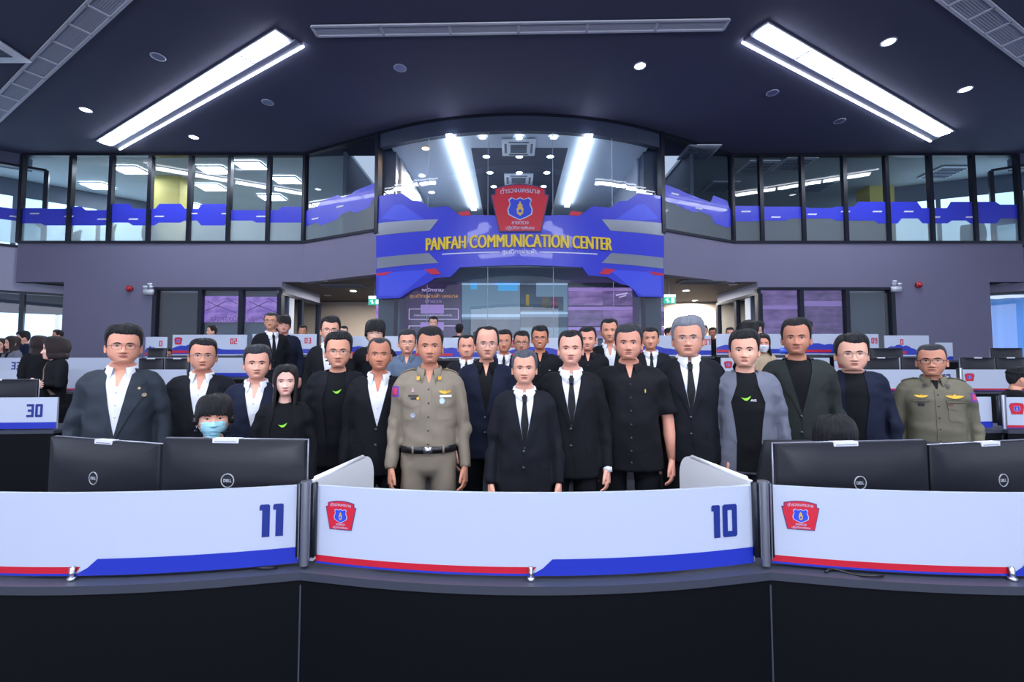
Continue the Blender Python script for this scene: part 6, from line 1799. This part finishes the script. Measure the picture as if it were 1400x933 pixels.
# ---- people far back
far = [
 (592.5, 434, 451, 8.9, T4, 'far man in dark suit standing in front of the dark purple reflection panel', dict(cloth='ink', inner='shirt_tie', skin='c9a08c')),
 (628, 444, 459, 9.4, T4, 'dark clothed person seen from behind left of the pale reflection panel', dict(cloth='ink', inner='none', top_kind='blouse', yaw=3.1, hyaw=0, back=True)),
 (470, 447, 463, 8.6, T4, 'dark haired face peering out right of the tall man with glasses at the back left', dict(cloth='ink', inner='tee', skin='d8b4a4')),
 (372, 444, 458, 8.8, T4, 'face half hidden between the two men standing before number 03', dict(cloth='ink', inner='tee', skin='c49884')),
 (414, 446, 462, 8.7, T4, 'person seated behind the far workstation with number 03', dict(cloth='ink', inner='tee', skin='b9836c')),
 (291, 446, 462, 8.9, T4, 'dark haired person looking left behind the far workstation with number 02', dict(cloth='ink', inner='tee', yaw=-.6, hyaw=-.2, skin='c9a08c')),
 (914, 449, 462, 8.9, T4, 'dark haired person behind the far workstation left of number 07', dict(cloth='ink', inner='tee', yaw=.9, hyaw=0)),
 (962, 446, 462, 9.0, T4, 'left one of two far people right of the silver haired man', dict(cloth='ink', inner='tee', skin='c99a84')),
 (974, 449, 464, 9.5, T4, 'right one of two far people beside number 07, dark hair', dict(cloth='ink', inner='tee', skin='a5745c')),
 (998, 449, 464, 8.9, T4, 'far masked person before the dark corridor windows', dict(cloth='ink', inner='tee', mask='white')),
 (1012, 444, 460, 9.7, T4, 'far person in profile left of the large dark haired man by the corridor glass', dict(cloth='ink', inner='tee', yaw=.9, hyaw=.3, skin='c98a7c')),
 (1038, 440, 458, 8.6, T4, 'far person with dark ponytail looking left above the masked woman', dict(cloth='ink', inner='tee', yaw=-1.5, hyaw=-.3, skin='c9a08c')),
 (1104, 440, 458, 8.7, T4, 'person almost hidden behind the man in the dark green blazer', dict(cloth='ink', inner='tee', skin='c99a84')),
 (19, 461, 481, 8.35, T3, 'woman with long dark hair and pale jacket at the far left behind number 33', dict(cloth='grey', inner='tee', hair='long', hc='brown', yaw=-.3, hyaw=-.2, skin='d0a494', w=.88)),
 (3, 464, 481, 8.8, T3, 'woman cut by the left edge in a grey top', dict(cloth='grey', inner='tee', hair='long', hc='brown', yaw=.3, hyaw=0, skin='d0a494', w=.88)),
 (36, 454, 474, 9.2, T3, 'man with tousled black hair leaning and looking left at the far left', dict(cloth='navy', inner='tee', yaw=-.5, hyaw=-.2, hpitch=.2, top=.032, skin='d0a494')),
 (80, 452, 468, 9.6, T3, 'far man in profile by the daylight window above the two women', dict(cloth='ink', inner='tee', yaw=-.4, hyaw=-.2, skin='b9836c')),
]
for px, y0, y1, Y, fz, l, kw in far:
    fz2 = TIER if Y >= 7.75 else fz
    p = at(px, y0, Y=Y)
    H_ = p.z - fz2
    kw.setdefault('hs', 1.0); kw.setdefault('yaw', -math.atan2(p.x, Y) * .7); kw.setdefault('hyaw', -math.atan2(p.x, Y) * .3)
    if kw.get('inner') == 'none': kw['inner'] = 'tee' if kw.get('top_kind') != 'blouse' else 'none'
    if H_ < 1.38: kw.update(seated=True, scale=.97)
    person(p.x, Y, fz2, H_, l, kw, 0)
# seated heads among the left desks
put(228, 474, 490, T4 - .2, 'seated person with dark hair bent over a screen left of number 02', lod=0, s=69, seated=True, cloth='ink', top_kind='tee', hs=1.0, hpitch=.35, seed=61)
# woman with mask holding a phone, and the dark haired man before her, at the right
put(1042, 457, 482, T2, 'woman in white mask and beige top holding out a phone beside the grey blazer', lod=1, s=108, w=.86, top_kind='tee', short_sleeve=True, cloth='beige', hair='long', top=.014, side=.014, len=.30, mask='white', skin='c98f78', yaw=.1, hyaw=-.4, seed=62,
    arms={1: ((.22, -.12, 1.14), (.11, -.36, 1.30)), -1: ((.21, 0, 1.12), (.14, -.20, 1.02))}, thumb={1: (0, 0, 1)})
p = at(1071, 480, Y=5.42); o = empty('phone', (p.x, p.y - .02, p.z), .3); Buf().box((0, 0, 0), (.13, .010, .07), bev=.002).build('case', mat('phone_case', '3c5fd0', .3), o); Buf().box((.0, .008, 0), (.12, .002, .06)).build('display', mat('phone_screen', 'a8c4ff', .3, emit=.8), o, smooth=False); tag(o, 'blue phone held up by the woman in the white mask', 'phone')
put(1024, 440, 467, T2, 'man with dark hair turned away, black clothes, between the grey blazer and the masked woman', lod=1, s=104, w=1.05, top_kind='tee', cloth='ink', hair='short', top=.030, side=.016, yaw=1.9, hyaw=.1, skin='c98a78', seed=63)
# seated person with black cap at the right edge
put(1386, 501, 533, T1, 'seated person in black jacket and black cap with white mark at the right edge', lod=1, s=120, w=1.15, seated=True, top_kind='tee', cloth='ink', hair='short', cap=True, yaw=.9, hyaw=.3, hpitch=.2, scale=1.0, hs=1.0, seed=64)
